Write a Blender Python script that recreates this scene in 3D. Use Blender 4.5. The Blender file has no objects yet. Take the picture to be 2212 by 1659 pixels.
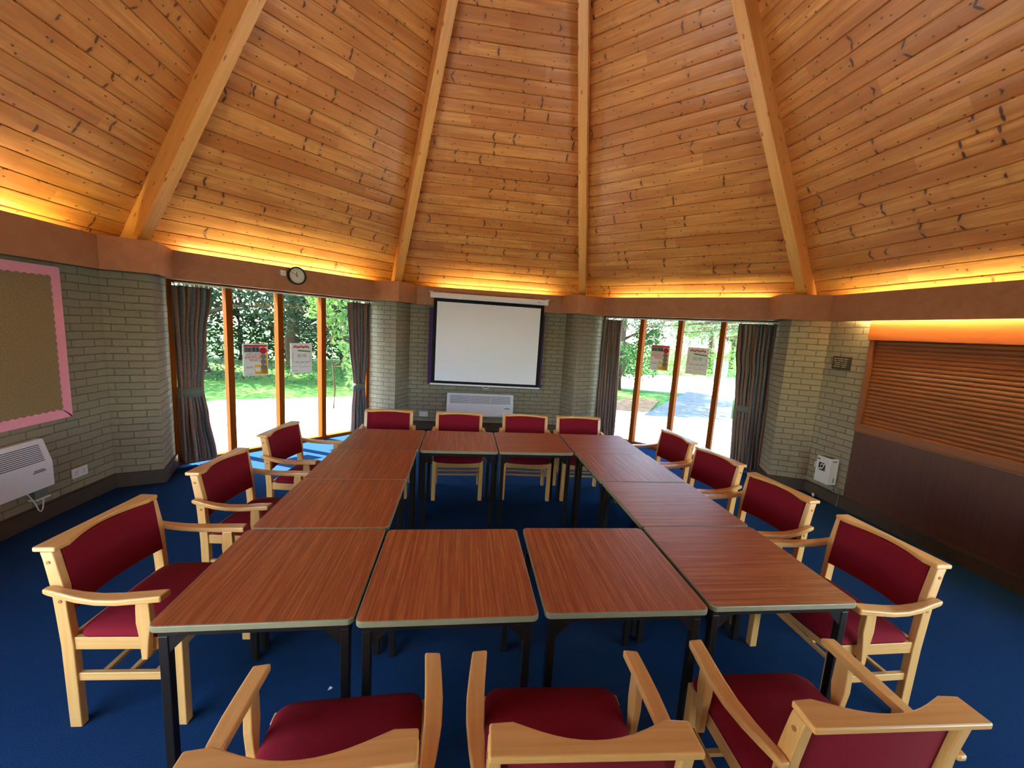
import bpy, bmesh, math, random
from math import sin, cos, radians as R, pi, sqrt, floor, hypot, atan2
from mathutils import Vector, Matrix

random.seed(7)
scene = bpy.context.scene
C = scene.collection

# ------------------------------------------------------------------ camera
CAM = Vector((-0.3625, -1.4154, 1.8563))
YAW, PITCH, ROLL, FPX = 0.1277, -0.1369, 0.0601, 858.2
fw = Vector((sin(YAW)*cos(PITCH), cos(YAW)*cos(PITCH), sin(PITCH)))
rt = Vector((cos(YAW), -sin(YAW), 0)); up = rt.cross(fw)
rt2 = rt*cos(ROLL) + up*sin(ROLL); up2 = -rt*sin(ROLL) + up*cos(ROLL)
cd = bpy.data.cameras.new('camera'); cam = bpy.data.objects.new('camera', cd); C.objects.link(cam)
cd.sensor_width = 36; cd.lens = 36*FPX/2212; cd.clip_start = 0.05; cd.clip_end = 300
M = Matrix((rt2, up2, -fw)).transposed().to_4x4(); M.translation = CAM
cam.matrix_world = M
scene.camera = cam

# ------------------------------------------------------------------ light
scene.view_settings.view_transform = 'Standard'
scene.view_settings.look = 'None'
scene.view_settings.gamma = 1
scene.view_settings.use_curve_mapping = False
scene.view_settings.exposure = 2.78
SUN_AZ, SUN_EL = R(156), R(58)
w = bpy.data.worlds.new('World'); scene.world = w; w.use_nodes = True
nt = w.node_tree; nt.nodes.clear()
sky = nt.nodes.new('ShaderNodeTexSky'); sky.sky_type = 'NISHITA'; sky.sun_disc = False
sky.sun_elevation = SUN_EL; sky.sun_rotation = pi/2 - SUN_AZ
bg = nt.nodes.new('ShaderNodeBackground'); bg.inputs['Strength'].default_value = 0.50
wo = nt.nodes.new('ShaderNodeOutputWorld')
nt.links.new(sky.outputs[0], bg.inputs[0]); nt.links.new(bg.outputs[0], wo.inputs[0])
sl = bpy.data.lights.new('sun', 'SUN'); sl.energy = 8.5; sl.angle = R(0.6); sl.color = (1, .97, .93)
so = bpy.data.objects.new('sun', sl); C.objects.link(so)
sd = Vector((cos(SUN_AZ)*cos(SUN_EL), sin(SUN_AZ)*cos(SUN_EL), sin(SUN_EL)))
so.rotation_euler = sd.to_track_quat('Z', 'Y').to_euler(); so.location = sd*30
TUBE_STRENGTH = 19.0
scene.cycles.use_denoising = True
scene.cycles.max_bounces = 10; scene.cycles.diffuse_bounces = 6; scene.cycles.glossy_bounces = 4
scene.cycles.transparent_max_bounces = 12
scene.cycles.sample_clamp_indirect = 6
scene.cycles.caustics_reflective = False; scene.cycles.caustics_refractive = False

# ------------------------------------------------------------------ materials
def lin(h):
    v = [int(h[i:i+2], 16)/255 for i in (0, 2, 4)]
    return tuple((c/12.92 if c <= .04045 else ((c+.055)/1.055)**2.4) for c in v) + (1,)

class NT:
    def __init__(s, name, rough=.5, spec=.5, metal=0):
        s.m = bpy.data.materials.new(name); s.m.use_nodes = True
        s.t = s.m.node_tree; s.b = s.t.nodes['Principled BSDF']
        s.b.inputs['Roughness'].default_value = rough
        s.b.inputs['Specular IOR Level'].default_value = spec
        s.b.inputs['Metallic'].default_value = metal
    def n(s, typ, **kw):
        nd = s.t.nodes.new(typ)
        for k, v in kw.items():
            if hasattr(nd, k): setattr(nd, k, v)
            else: nd.inputs[k].default_value = v
        return nd
    def l(s, a, b):
        s.t.links.new(a, b)
    def coord(s, kind='Object', scale=(1, 1, 1), loc=(0, 0, 0), rot=(0, 0, 0)):
        tc = s.n('ShaderNodeTexCoord'); mp = s.n('ShaderNodeMapping')
        mp.inputs['Scale'].default_value = scale; mp.inputs['Location'].default_value = loc; mp.inputs['Rotation'].default_value = rot
        s.l(tc.outputs[kind], mp.inputs[0]); return mp.outputs[0]
    def noise(s, vec, scale, detail=3, rough=.5, dist=0):
        nd = s.n('ShaderNodeTexNoise'); s.l(vec, nd.inputs['Vector'])
        nd.inputs['Scale'].default_value = scale; nd.inputs['Detail'].default_value = detail
        nd.inputs['Roughness'].default_value = rough; nd.inputs['Distortion'].default_value = dist
        return nd.outputs['Fac']
    def ramp(s, fac, stops):
        nd = s.n('ShaderNodeValToRGB'); el = nd.color_ramp.elements
        while len(el) < len(stops): el.new(.5)
        for e, (p, c) in zip(el, stops):
            e.position = p; e.color = c if len(c) == 4 else tuple(c)+(1,)
        s.l(fac, nd.inputs[0]); return nd.outputs[0]
    def math(s, op, a, b=None, c=None):
        nd = s.n('ShaderNodeMath', operation=op)
        for i, x in enumerate((a, b, c)):
            if x is None: continue
            if isinstance(x, (int, float)): nd.inputs[i].default_value = x
            else: s.l(x, nd.inputs[i])
        return nd.outputs[0]
    def mix(s, fac, a, b, mode='MIX'):
        nd = s.n('ShaderNodeMix', data_type='RGBA', blend_type=mode)
        for idx, x in ((0, fac), (6, a), (7, b)):
            if isinstance(x, (int, float)): nd.inputs[idx].default_value = x
            elif isinstance(x, tuple): nd.inputs[idx].default_value = x
            else: s.l(x, nd.inputs[idx])
        return nd.outputs[2]
    def color(s, c):
        if isinstance(c, tuple): s.b.inputs['Base Color'].default_value = c
        else: s.l(c, s.b.inputs['Base Color'])
    def bump(s, h, strength=.3, dist=.01):
        nd = s.n('ShaderNodeBump'); nd.inputs['Strength'].default_value = strength; nd.inputs['Distance'].default_value = dist
        s.l(h, nd.inputs['Height']); s.l(nd.outputs[0], s.b.inputs['Normal'])

MAT = {}
def plain(name, hexc, rough=.5, spec=.5, metal=0, var=.06, nscale=20, bump=0):
    m = NT(name, rough, spec, metal); v = m.coord()
    n = m.noise(v, nscale)
    c = lin(hexc)
    m.color(m.ramp(n, [(.3, tuple(x*(1-var) for x in c[:3])), (.7, tuple(min(1, x*(1+var)) for x in c[:3]))]))
    if bump: m.bump(n, bump, .003)
    MAT[name] = m.m; return m.m

# pine ceiling boards: UV in metres (u along board, v up the slope), board pitch BP
BP = .144
def pine_boards():
    m = NT('pine_boards', .38, .5)
    tc = m.n('ShaderNodeTexCoord'); sp = m.n('ShaderNodeSeparateXYZ'); m.l(tc.outputs['UV'], sp.inputs[0])
    u, v = sp.outputs[0], sp.outputs[1]
    vb = m.math('DIVIDE', v, BP); bid = m.math('FLOOR', vb); vf = m.math('FRACT', vb)
    # individual board ends: shift by board, cut into lengths
    ui = m.math('FLOOR', m.math('DIVIDE', m.math('ADD', u, m.math('MULTIPLY', bid, 1.37)), 2.3))
    cid = m.n('ShaderNodeCombineXYZ'); m.l(bid, cid.inputs[0]); m.l(ui, cid.inputs[1])
    wn = m.n('ShaderNodeTexWhiteNoise', noise_dimensions='2D'); m.l(cid.outputs[0], wn.inputs['Vector'])
    rnd = wn.outputs['Value']
    g = m.n('ShaderNodeCombineXYZ'); m.l(m.math('MULTIPLY', u, 1.6), g.inputs[0])
    m.l(m.math('ADD', m.math('MULTIPLY', v, 34), m.math('MULTIPLY', rnd, 50)), g.inputs[1])
    grain = m.noise(g.outputs[0], 1.0, 4, .65, 1.2)
    gb = m.noise(m.coord('UV', (1.1, 9, 1)), 1.0, 2, .5, .4)
    base = m.ramp(rnd, [(0, lin('c2803a')), (.35, lin('dc9a4c')), (.7, lin('e8aa5a')), (1, lin('d08c44'))])
    col = m.mix(m.ramp(grain, [(.35, (0, 0, 0)), (.7, (1, 1, 1))]), m.mix(.55, base, lin('96541c')), base)
    col = m.mix(m.ramp(gb, [(.42, (0, 0, 0)), (.62, (.55, .55, .55))]), col, lin('a8601f'))
    # knots: pairs of dark streaks crossing the board
    am = m.math('ABSOLUTE', m.math('SUBTRACT', vf, .5))
    kx = m.math('ADD', m.math('MULTIPLY', u, 5.6), m.math('MULTIPLY', am, m.math('MULTIPLY', m.math('SUBTRACT', rnd, .45), 1.1)))
    ky = m.math('ADD', m.math('MULTIPLY', bid, 7.31), m.math('MULTIPLY', am, .27))
    kc = m.n('ShaderNodeCombineXYZ'); m.l(kx, kc.inputs[0]); m.l(ky, kc.inputs[1])
    vo = m.n('ShaderNodeTexVoronoi', voronoi_dimensions='2D', feature='F1'); m.l(kc.outputs[0], vo.inputs['Vector']); vo.inputs['Scale'].default_value = 1
    k1 = m.ramp(vo.outputs['Distance'], [(.042, (1, 1, 1)), (.075, (0, 0, 0))])
    halo = m.ramp(vo.outputs['Distance'], [(.05, (1, 1, 1)), (.24, (0, 0, 0))])
    # round small knots
    k2c = m.n('ShaderNodeCombineXYZ'); m.l(m.math('MULTIPLY', u, 5.0), k2c.inputs[0]); m.l(m.math('MULTIPLY', v, 7.5), k2c.inputs[1])
    vo2 = m.n('ShaderNodeTexVoronoi', voronoi_dimensions='2D', feature='F1'); m.l(k2c.outputs[0], vo2.inputs['Vector']); vo2.inputs['Scale'].default_value = 1
    k2 = m.ramp(vo2.outputs['Distance'], [(.03, (1, 1, 1)), (.065, (0, 0, 0))])
    col = m.mix(m.math('MULTIPLY', halo, .35), col, lin('a0652c'))
    col = m.mix(m.math('MULTIPLY', m.math('MAXIMUM', k1, k2), .9), col, lin('401604'))
    m.color(col)
    m.bump(grain, .12, .004)
    m.b.inputs['Coat Weight'].default_value = .25; m.b.inputs['Coat Roughness'].default_value = .35
    MAT['pine_boards'] = m.m
pine_boards()

def wood(name, light, dark, axis=2, freq=30, rough=.4, streak=1.2, knots=False, coat=0, spec=.5):
    m = NT(name, rough, spec)
    sc = [freq]*3; sc[axis] = streak
    v = m.coord('Object', tuple(sc))
    n = m.noise(v, 1, 4, .6, .6); n2 = m.noise(m.coord('Object', (3, 3, 3)), 1, 2)
    col = m.ramp(n, [(.3, lin(dark)), (.62, lin(light))])
    col = m.mix(m.math('MULTIPLY', n2, .3), col, lin(dark))
    if knots:
        vo = m.n('ShaderNodeTexVoronoi', feature='F1'); sk = [14]*3; sk[axis] = 5
        m.l(m.coord('Object', tuple(sk)), vo.inputs['Vector']); vo.inputs['Scale'].default_value = 1
        k = m.ramp(vo.outputs['Distance'], [(.10, (1, 1, 1)), (.17, (0, 0, 0))])
        col = m.mix(m.math('MULTIPLY', k, .7), col, lin('6a3210'))
    m.color(col); m.bump(n, .08, .003)
    if coat: m.b.inputs['Coat Weight'].default_value = coat; m.b.inputs['Coat Roughness'].default_value = .15
    MAT[name] = m.m; return m.m
wood('beam_pine', 'e0a85c', 'cf9244', axis=0, knots=True)
wood('chair_beech_y', 'dea765', 'ce9652', axis=1, freq=45, rough=.32, coat=.3)
wood('chair_beech_z', 'dea765', 'ce9652', axis=2, freq=45, rough=.32, coat=.3)
wood('chair_beech_x', 'dea765', 'ce9652', axis=0, freq=45, rough=.32, coat=.3)
wood('brown_board', 'ac7450', '9d6642', axis=2, freq=9, rough=.55, streak=9)
wood('dark_panel', '5c3020', '4c2618', axis=2, freq=40, rough=.45)
wood('shutter_wood', '8c5024', '7a431c', axis=1, freq=40, rough=.42)
wood('shutter_head', 'a85a22', '8d4616', axis=1, freq=12, rough=.45, knots=False)
wood('window_frame_wood', '8a4512', '70360c', axis=2, freq=40, rough=.85, spec=.05)
wood('skirting_wood', '45301f', '38261a', axis=2, freq=12, rough=.55, streak=12)

def laminate():
    m = NT('table_laminate', .4, .35)
    v = m.coord('Object', (95, 2.0, 1)); n = m.noise(v, 1, 3, .65, .25)
    v2 = m.coord('Object', (22, .8, 1)); n2 = m.noise(v2, 1, 2, .5, .4)
    v3 = m.coord('Object', (420, 14, 1)); n3 = m.noise(v3, 1, 2, .5)
    col = m.ramp(n, [(.33, lin('84381a')), (.5, lin('a85630')), (.68, lin('cc7f48'))])
    col = m.mix(m.math('MULTIPLY', n2, .55), col, lin('aa5a2e'))
    col = m.mix(m.math('MULTIPLY', m.ramp(n3, [(.5, (0, 0, 0)), (.7, (1, 1, 1))]), .3), col, lin('4c1c08'))
    oi = m.n('ShaderNodeObjectInfo')
    col = m.mix(m.math('MULTIPLY', oi.outputs['Random'], .25), col, lin('7c4420'))
    m.color(col)
    MAT['table_laminate'] = m.m
laminate()

def brick_mat():
    m = NT('brick', .85, .25)
    tc = m.n('ShaderNodeTexCoord')
    nz = m.n('ShaderNodeTexNoise'); m.l(tc.outputs['UV'], nz.inputs['Vector']); nz.inputs['Scale'].default_value = 9
    vm = m.n('ShaderNodeVectorMath', operation='MULTIPLY_ADD'); m.l(nz.outputs['Color'], vm.inputs[0])
    vm.inputs[1].default_value = (.012, .012, 0); m.l(tc.outputs['UV'], vm.inputs[2])
    b = m.n('ShaderNodeTexBrick', offset=.5); m.l(vm.outputs[0], b.inputs['Vector'])
    b.inputs['Scale'].default_value = 1; b.inputs['Brick Width'].default_value = .225; b.inputs['Row Height'].default_value = .073
    b.inputs['Mortar Size'].default_value = .0055; b.inputs['Mortar Smooth'].default_value = .6; b.inputs['Bias'].default_value = 0
    b.inputs['Color1'].default_value = lin('938b76'); b.inputs['Color2'].default_value = lin('89806c'); b.inputs['Mortar'].default_value = lin('766d5b')
    n = m.noise(tc.outputs['UV'], 22, 5, .65)
    col = m.mix(m.math('MULTIPLY', n, .6), b.outputs['Color'], lin('988e78'))
    m.color(col)
    h = m.math('ADD', m.math('MULTIPLY', m.math('SUBTRACT', 1, b.outputs['Fac']), 1.0), m.math('MULTIPLY', n, .5))
    m.bump(h, 1.0, .022)
    MAT['brick'] = m.m
brick_mat()

def carpet():
    m = NT('carpet', 1.0, .0); v = m.coord()
    n = m.noise(v, 260, 3, .7); n2 = m.noise(v, 9, 3)
    col = m.ramp(n, [(.3, lin('16273f')), (.55, lin('213d62')), (.75, lin('305480'))])
    col = m.mix(m.math('MULTIPLY', n2, .35), col, lin('1b3150'))
    m.color(col); m.bump(n, .5, .004)
    MAT['carpet'] = m.m
carpet()
def fabric(name, hexc, hi, scale=500, sheen=.3):
    m = NT(name, .9, .15); v = m.coord(); n = m.noise(v, scale, 2, .7); n2 = m.noise(v, 6, 2)
    col = m.ramp(n, [(.3, lin(hexc)), (.7, lin(hi))])
    m.color(m.mix(m.math('MULTIPLY', n2, .2), col, lin(hexc))); m.bump(n, .25, .002)
    m.b.inputs['Sheen Weight'].default_value = sheen
    MAT[name] = m.m
fabric('red_fabric', '700f1c', '861a29', 420, .0)
fabric('hessian', '7e6947', 'a08a60', 90)
def curtain_mat():
    m = NT('curtain_cloth', .85, .15); tc = m.n('ShaderNodeTexCoord'); sp = m.n('ShaderNodeSeparateXYZ'); m.l(tc.outputs['UV'], sp.inputs[0])
    f = m.math('FRACT', m.math('MULTIPLY', sp.outputs[0], 3.0))
    n = m.noise(tc.outputs['UV'], 60, 4, .7)
    f2 = m.math('ADD', f, m.math('MULTIPLY', m.math('SUBTRACT', n, .5), .12))
    col = m.ramp(f2, [(0, lin('56606a')), (.2, lin('75564f')), (.38, lin('80655c')), (.5, lin('968c74')), (.56, lin('5e6a6c')), (.75, lin('4b5c68')), (.9, lin('7a5d56')), (.97, lin('968c74'))])
    col = m.mix(m.math('MULTIPLY', m.ramp(n, [(.45, (0, 0, 0)), (.65, (1, 1, 1))]), .35), col, lin('a2967c'))
    m.color(col)
    MAT['curtain_cloth'] = m.m
curtain_mat()
plain('curtain_band', '666c64', .85, .2, nscale=60)
plain('curtain_lining', '6e2f35', .85, .2)
plain('steel_brown', '2a2320', .35, .5, .55, nscale=40)
plain('table_edging', '857c60', .35, .5)
plain('white_metal', 'dfe0e6', .4, .5, var=.02)
plain('white_plastic', 'd8d8d4', .4, .5, var=.02)
plain('cream_plastic', 'b9b49c', .45, .4, var=.03)
plain('grey_plastic', '6c7068', .5, .4)
plain('black_plastic', '141210', .35, .5)
plain('clock_white', 'dcdad2', .5, .3, var=.02)
plain('ink_black', '1c1a1a', .6, .2)
plain('ink_grey', '6f7479', .6, .2)
plain('ink_red', 'c0202c', .6, .2)
plain('ink_green', '3f8f4e', .6, .2)
plain('ink_yellow', 'e6b41e', .6, .2)
plain('bronze_text', 'b3a184', .5, .4)
plain('plaque_dark', '332a1c', .5, .4)
plain('pink_card', 'f2a0b6', .7, .2, var=.03)
plain('purple_card', '573a78', .7, .2, var=.05)
plain('screen_black', '101012', .7, .2)
plain('screen_white', 'e2e8f2', .8, .2, var=.01, nscale=2)
plain('grille_dark', '2c2a28', .5, .3)
plain('plug_wood', 'a5672e', .4, .4)
plain('concrete', 'c9c4b6', .9, .2, var=.08, nscale=3)
plain('slab_stone', '4a525c', .85, .2, var=.12, nscale=4)
plain('gravel', '9a958a', .95, .1, var=.35, nscale=60, bump=.6)
plain('soil', '6c553c', .95, .1, var=.3, nscale=8)
plain('bark', '4a3a2b', .9, .2, var=.25, nscale=12, bump=.6)
plain('white_cladding', 'd0d6cc', .7, .3, var=.04)
plain('render_cream', 'cfc8b4', .8, .2)
plain('blue_paint', '5c86a8', .5, .3)
plain('roof_tile', '5c4a40', .8, .2, var=.2)
def grass():
    m = NT('grass', .9, .1); v = m.coord(); n = m.noise(v, 40, 4, .7); n2 = m.noise(v, .7, 3)
    col = m.ramp(n, [(.3, lin('22461a')), (.7, lin('40702a'))])
    m.color(m.mix(m.ramp(n2, [(.4, (0, 0, 0)), (.7, (.6, .6, .6))]), col, lin('5c6834'))); m.bump(n, .6, .03)
    MAT['grass'] = m.m
grass()
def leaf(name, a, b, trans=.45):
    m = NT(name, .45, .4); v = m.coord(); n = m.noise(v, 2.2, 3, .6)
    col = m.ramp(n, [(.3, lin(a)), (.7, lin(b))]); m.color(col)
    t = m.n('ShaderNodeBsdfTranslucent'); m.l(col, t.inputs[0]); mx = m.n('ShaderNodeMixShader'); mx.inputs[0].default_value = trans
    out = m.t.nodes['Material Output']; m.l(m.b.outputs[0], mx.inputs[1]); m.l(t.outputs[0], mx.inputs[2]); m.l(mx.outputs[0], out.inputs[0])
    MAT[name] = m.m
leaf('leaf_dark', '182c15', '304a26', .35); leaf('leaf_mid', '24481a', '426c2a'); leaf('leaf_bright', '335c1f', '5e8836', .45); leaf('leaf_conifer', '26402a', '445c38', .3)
def glass():
    m = bpy.data.materials.new('window_glass'); m.use_nodes = True; t = m.node_tree; t.nodes.clear()
    o = t.nodes.new('ShaderNodeOutputMaterial'); mx = t.nodes.new('ShaderNodeMixShader'); tr = t.nodes.new('ShaderNodeBsdfTransparent')
    gl = t.nodes.new('ShaderNodeBsdfGlossy'); gl.inputs['Roughness'].default_value = .02; lw = t.nodes.new('ShaderNodeLayerWeight'); lw.inputs[0].default_value = .5
    pw = t.nodes.new('ShaderNodeMath'); pw.operation = 'POWER'; pw.inputs[1].default_value = 5; t.links.new(lw.outputs['Facing'], pw.inputs[0])
    fr = t.nodes.new('ShaderNodeMath'); fr.operation = 'MULTIPLY_ADD'; fr.inputs[1].default_value = .8; fr.inputs[2].default_value = .03; t.links.new(pw.outputs[0], fr.inputs[0])
    tr.inputs[0].default_value = (.95, .97, .95, 1)
    t.links.new(fr.outputs[0], mx.inputs[0]); t.links.new(tr.outputs[0], mx.inputs[1]); t.links.new(gl.outputs[0], mx.inputs[2]); t.links.new(mx.outputs[0], o.inputs[0])
    MAT['window_glass'] = m
glass()
def tube_mat():
    m = bpy.data.materials.new('tube_glow'); m.use_nodes = True; t = m.node_tree; b = t.nodes['Principled BSDF']
    b.inputs['Emission Color'].default_value = (1, .87, .36, 1); b.inputs['Emission Strength'].default_value = TUBE_STRENGTH
    MAT['tube_glow'] = m
tube_mat()

# ------------------------------------------------------------------ mesh helpers
class MB:
    def __init__(s): s.v = []; s.f = []; s.uv = {}
    def add(s, vs, fs, uvs=None):
        o = len(s.v); s.v += [tuple(v) for v in vs]
        for i, f in enumerate(fs):
            if uvs: s.uv[len(s.f)] = uvs[i]
            s.f.append(tuple(o+k for k in f))
        return s
    def box(s, x0, x1, y0, y1, z0, z1):
        return s.add([(x0,y0,z0),(x1,y0,z0),(x1,y1,z0),(x0,y1,z0),(x0,y0,z1),(x1,y0,z1),(x1,y1,z1),(x0,y1,z1)],
              [(0,3,2,1),(4,5,6,7),(0,1,5,4),(1,2,6,5),(2,3,7,6),(3,0,4,7)])
    def obox(s, c, ax, ay, az):   # centre + three half-axis vectors
        c, ax, ay, az = map(Vector, (c, ax, ay, az)); vs = []
        for k in (-1, 1):
            for i, j in ((-1,-1),(1,-1),(1,1),(-1,1)): vs.append(c+ax*i+ay*j+az*k)
        return s.add(vs, [(0,3,2,1),(4,5,6,7),(0,1,5,4),(1,2,6,5),(2,3,7,6),(3,0,4,7)])
    def prism(s, poly, axis, a, b, uv=False):  # poly 2D in the other two axes (cyclic order)
        n = len(poly)
        def P(p, t):
            return {0: (t, p[0], p[1]), 1: (p[0], t, p[1]), 2: (p[0], p[1], t)}[axis]
        vs = [P(p, a) for p in poly]+[P(p, b) for p in poly]
        fs = [tuple(range(n))[::-1], tuple(range(n, 2*n))]
        fs += [(i, (i+1) % n, n+(i+1) % n, n+i) for i in range(n)]
        uvs = None
        if uv:
            L = [0]
            for i in range(n): L.append(L[-1]+hypot(poly[(i+1) % n][0]-poly[i][0], poly[(i+1) % n][1]-poly[i][1]))
            uvs = [[poly[k] for k in range(n)][::-1], [poly[k] for k in range(n)]]
            uvs += [[(L[i], a), (L[i+1], a), (L[i+1], b), (L[i], b)] for i in range(n)]
        return s.add(vs, fs, uvs)
    def loft(s, rings, cap=True, closed=False):
        n = len(rings[0]); vs = [p for r in rings for p in r]; fs = []
        m = len(rings)
        for i in range(m if closed else m-1):
            a, b = i*n, ((i+1) % m)*n
            for j in range(n): fs.append((a+j, a+(j+1) % n, b+(j+1) % n, b+j))
        if cap and not closed: fs += [tuple(range(n))[::-1], tuple(range((m-1)*n, m*n))]
        return s.add(vs, fs)
    def tube(s, pts, r, n=8):
        rings = []; pts = [Vector(p) for p in pts]
        for i, p in enumerate(pts):
            t = (pts[min(i+1, len(pts)-1)]-pts[max(i-1, 0)]).normalized()
            a = t.cross(Vector((0, 0, 1)));
            if a.length < .05: a = t.cross(Vector((1, 0, 0)))
            a.normalize(); b = t.cross(a); rr = r[i] if isinstance(r, (list, tuple)) else r
            rings.append([p+a*cos(2*pi*k/n)*rr+b*sin(2*pi*k/n)*rr for k in range(n)])
        return s.loft(rings)
    def cyl(s, c, axis, r, h, n=16):
        c = Vector(c); ax = Vector(axis).normalized(); return s.tube([c-ax*h/2, c+ax*h/2], r, n)
    def grid(s, P, closeu=False):  # P[i][j]
        ni, nj = len(P), len(P[0]); vs = [p for r in P for p in r]; fs = []
        for i in range(ni-1):
            for j in range(nj-1): fs.append((i*nj+j, i*nj+j+1, (i+1)*nj+j+1, (i+1)*nj+j))
        return s.add(vs, fs)
    def build(s, name, mat, parent=None, bevel=0, smooth=False, recalc=True, loc=None, seg=2):
        me = bpy.data.meshes.new(name); me.from_pydata(s.v, [], s.f)
        if s.uv:
            ul = me.uv_layers.new(name='UVMap')
            for p in me.polygons:
                u = s.uv.get(p.index)
                if u:
                    for k, li in enumerate(p.loop_indices): ul.data[li].uv = u[k]
        if recalc:
            bm = bmesh.new(); bm.from_mesh(me); bmesh.ops.recalc_face_normals(bm, faces=bm.faces); bm.to_mesh(me); bm.free()
        me.materials.append(MAT[mat] if isinstance(mat, str) else mat)
        o = bpy.data.objects.new(name, me); C.objects.link(o)
        if smooth:
            for p in me.polygons: p.use_smooth = True
        if parent: o.parent = parent
        if loc: o.location = loc
        if bevel:
            b = o.modifiers.new('bevel', 'BEVEL'); b.width = bevel; b.segments = seg; b.limit_method = 'ANGLE'; b.angle_limit = R(35)
        return o
def tag(o, label=None, cat=None, group=None, kind=None):
    if label: o['label'] = label
    if cat: o['category'] = cat
    if group: o['group'] = group
    if kind: o['kind'] = kind
    return o
def empty(name, loc, rz=0):
    o = bpy.data.objects.new(name, None); C.objects.link(o); o.location = loc; o.rotation_euler = (0, 0, rz); o.empty_display_size = .1
    return o
def copy_tree(o, parent=None):
    c = o.copy(); C.objects.link(c)
    for k in ('label', 'category', 'group'):
        if parent is None and k in c: del c[k]
    c.parent = parent
    for ch in list(o.children): copy_tree(ch, c)
    return c
def struct(o, label=None): return tag(o, label, kind='structure')
def text_mesh(txt, size, mat, name, parent, mtx, ext=.0004, align='CENTER'):
    cu = bpy.data.curves.new(name, 'FONT'); cu.body = txt; cu.size = size; cu.extrude = ext; cu.align_x = align; cu.align_y = 'CENTER'
    to = bpy.data.objects.new(name, cu); C.objects.link(to)
    dg = bpy.context.evaluated_depsgraph_get(); me = bpy.data.meshes.new_from_object(to.evaluated_get(dg))
    bpy.data.objects.remove(to); me.materials.clear(); me.materials.append(MAT[mat])
    me.transform(mtx); o = bpy.data.objects.new(name, me); C.objects.link(o); o.parent = parent
    return o

# ------------------------------------------------------------------ room geometry
O = Vector((0.1439, 1.6253)); AW = 4.0; AG = 4.12; AF = 3.8; ZT, ZB = 2.476, 2.175
def dirv(deg): return Vector((cos(R(deg)), sin(R(deg))))
def tanv(deg): return Vector((-sin(R(deg)), cos(R(deg))))
def sp(deg, ap, lat): return O+dirv(deg)*ap+tanv(deg)*lat           # point on an octagon side
NAMES = {0: 'right', 45: 'far_right', 90: 'far', 135: 'far_left', 180: 'left', 225: 'near_left', 270: 'near', 315: 'near_right'}
BOFF = {157.5: .03, 112.5: .09, 67.5: .06, 22.5: .09}; FOFF = {157.5: .154, 112.5: .124, 67.5: .074, 22.5: .086}
def corner(vdeg, u0, v0, ap_lo, ap_hi):
    """square corner: apex at radial (u0,v0); arms at +-45 until the side lines. returns (end on lower-angle side, apex, end on higher side)"""
    e, t = dirv(vdeg), tanv(vdeg); A = O+e*u0+t*v0
    res = []
    for sgn, side, ap in ((-1, vdeg-22.5, ap_lo), (1, vdeg+22.5, ap_hi)):
        d = (e+t*sgn).normalized(); n = dirv(side)
        k = (ap-(A-O).dot(n))/d.dot(n); res.append(A+d*k)
    return res[0], A, res[1]
def latof(P, deg): return (P-O).dot(tanv(deg))
win_sides = (45, 135, 225, 315)
brickc = {}
for k in range(8):
    vd = 22.5+45*k
    lo, hi = (vd-22.5) % 360, (vd+22.5) % 360
    brickc[vd] = corner(vd, 3.93, BOFF.get(vd, 0), AG if lo in win_sides else AW, AG if hi in win_sides else AW)

# floor
mb = MB(); pts = [O+dirv(22.5+45*k)*(4.30/cos(R(22.5))) for k in range(8)]
mb.prism([(p.x, p.y) for p in pts], 2, -.12, 0)
struct(mb.build('floor', 'carpet'))
# brick walls on sides 90, 180, 0 and the piers; plain walls elsewhere
def brick_side(deg, l0, l1, name, z0=0, z1=2.32):
    a = sp(deg, AW, l0); b = sp(deg, AW, l1); c = sp(deg, AW+.28, l1); d = sp(deg, AW+.28, l0)
    m = MB(); m.prism([(a.x, a.y), (b.x, b.y), (c.x, c.y), (d.x, d.y)], 2, z0, z1, uv=True)
    return struct(m.build(name, 'brick'))
def side_limits(deg):
    lo = brickc[(deg-22.5) % 360][2]; hi = brickc[(deg+22.5) % 360][0]
    return latof(lo, deg), latof(hi, deg)
for deg in (90, 180, 270):
    l0, l1 = side_limits(deg); brick_side(deg, l0, l1, 'wall_'+NAMES[deg])
l0, l1 = side_limits(0)
SH1 = .904; SH0 = -.92
brick_side(0, SH1, l1, 'wall_right'); brick_side(0, l0, SH0, 'wall_right')
for vd, (a, A, b) in brickc.items():
    e = dirv(vd); lo, hi = (vd-22.5) % 360, (vd+22.5) % 360
    bo = b+dirv(hi)*.26; ao = a+dirv(lo)*.26; out = O+e*4.75
    m = MB(); m.prism([(q.x, q.y) for q in (A, b, bo, out, ao, a)], 2, 0, 2.32, uv=True)
    struct(m.build('wall_corner_pier', 'brick'))
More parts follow.
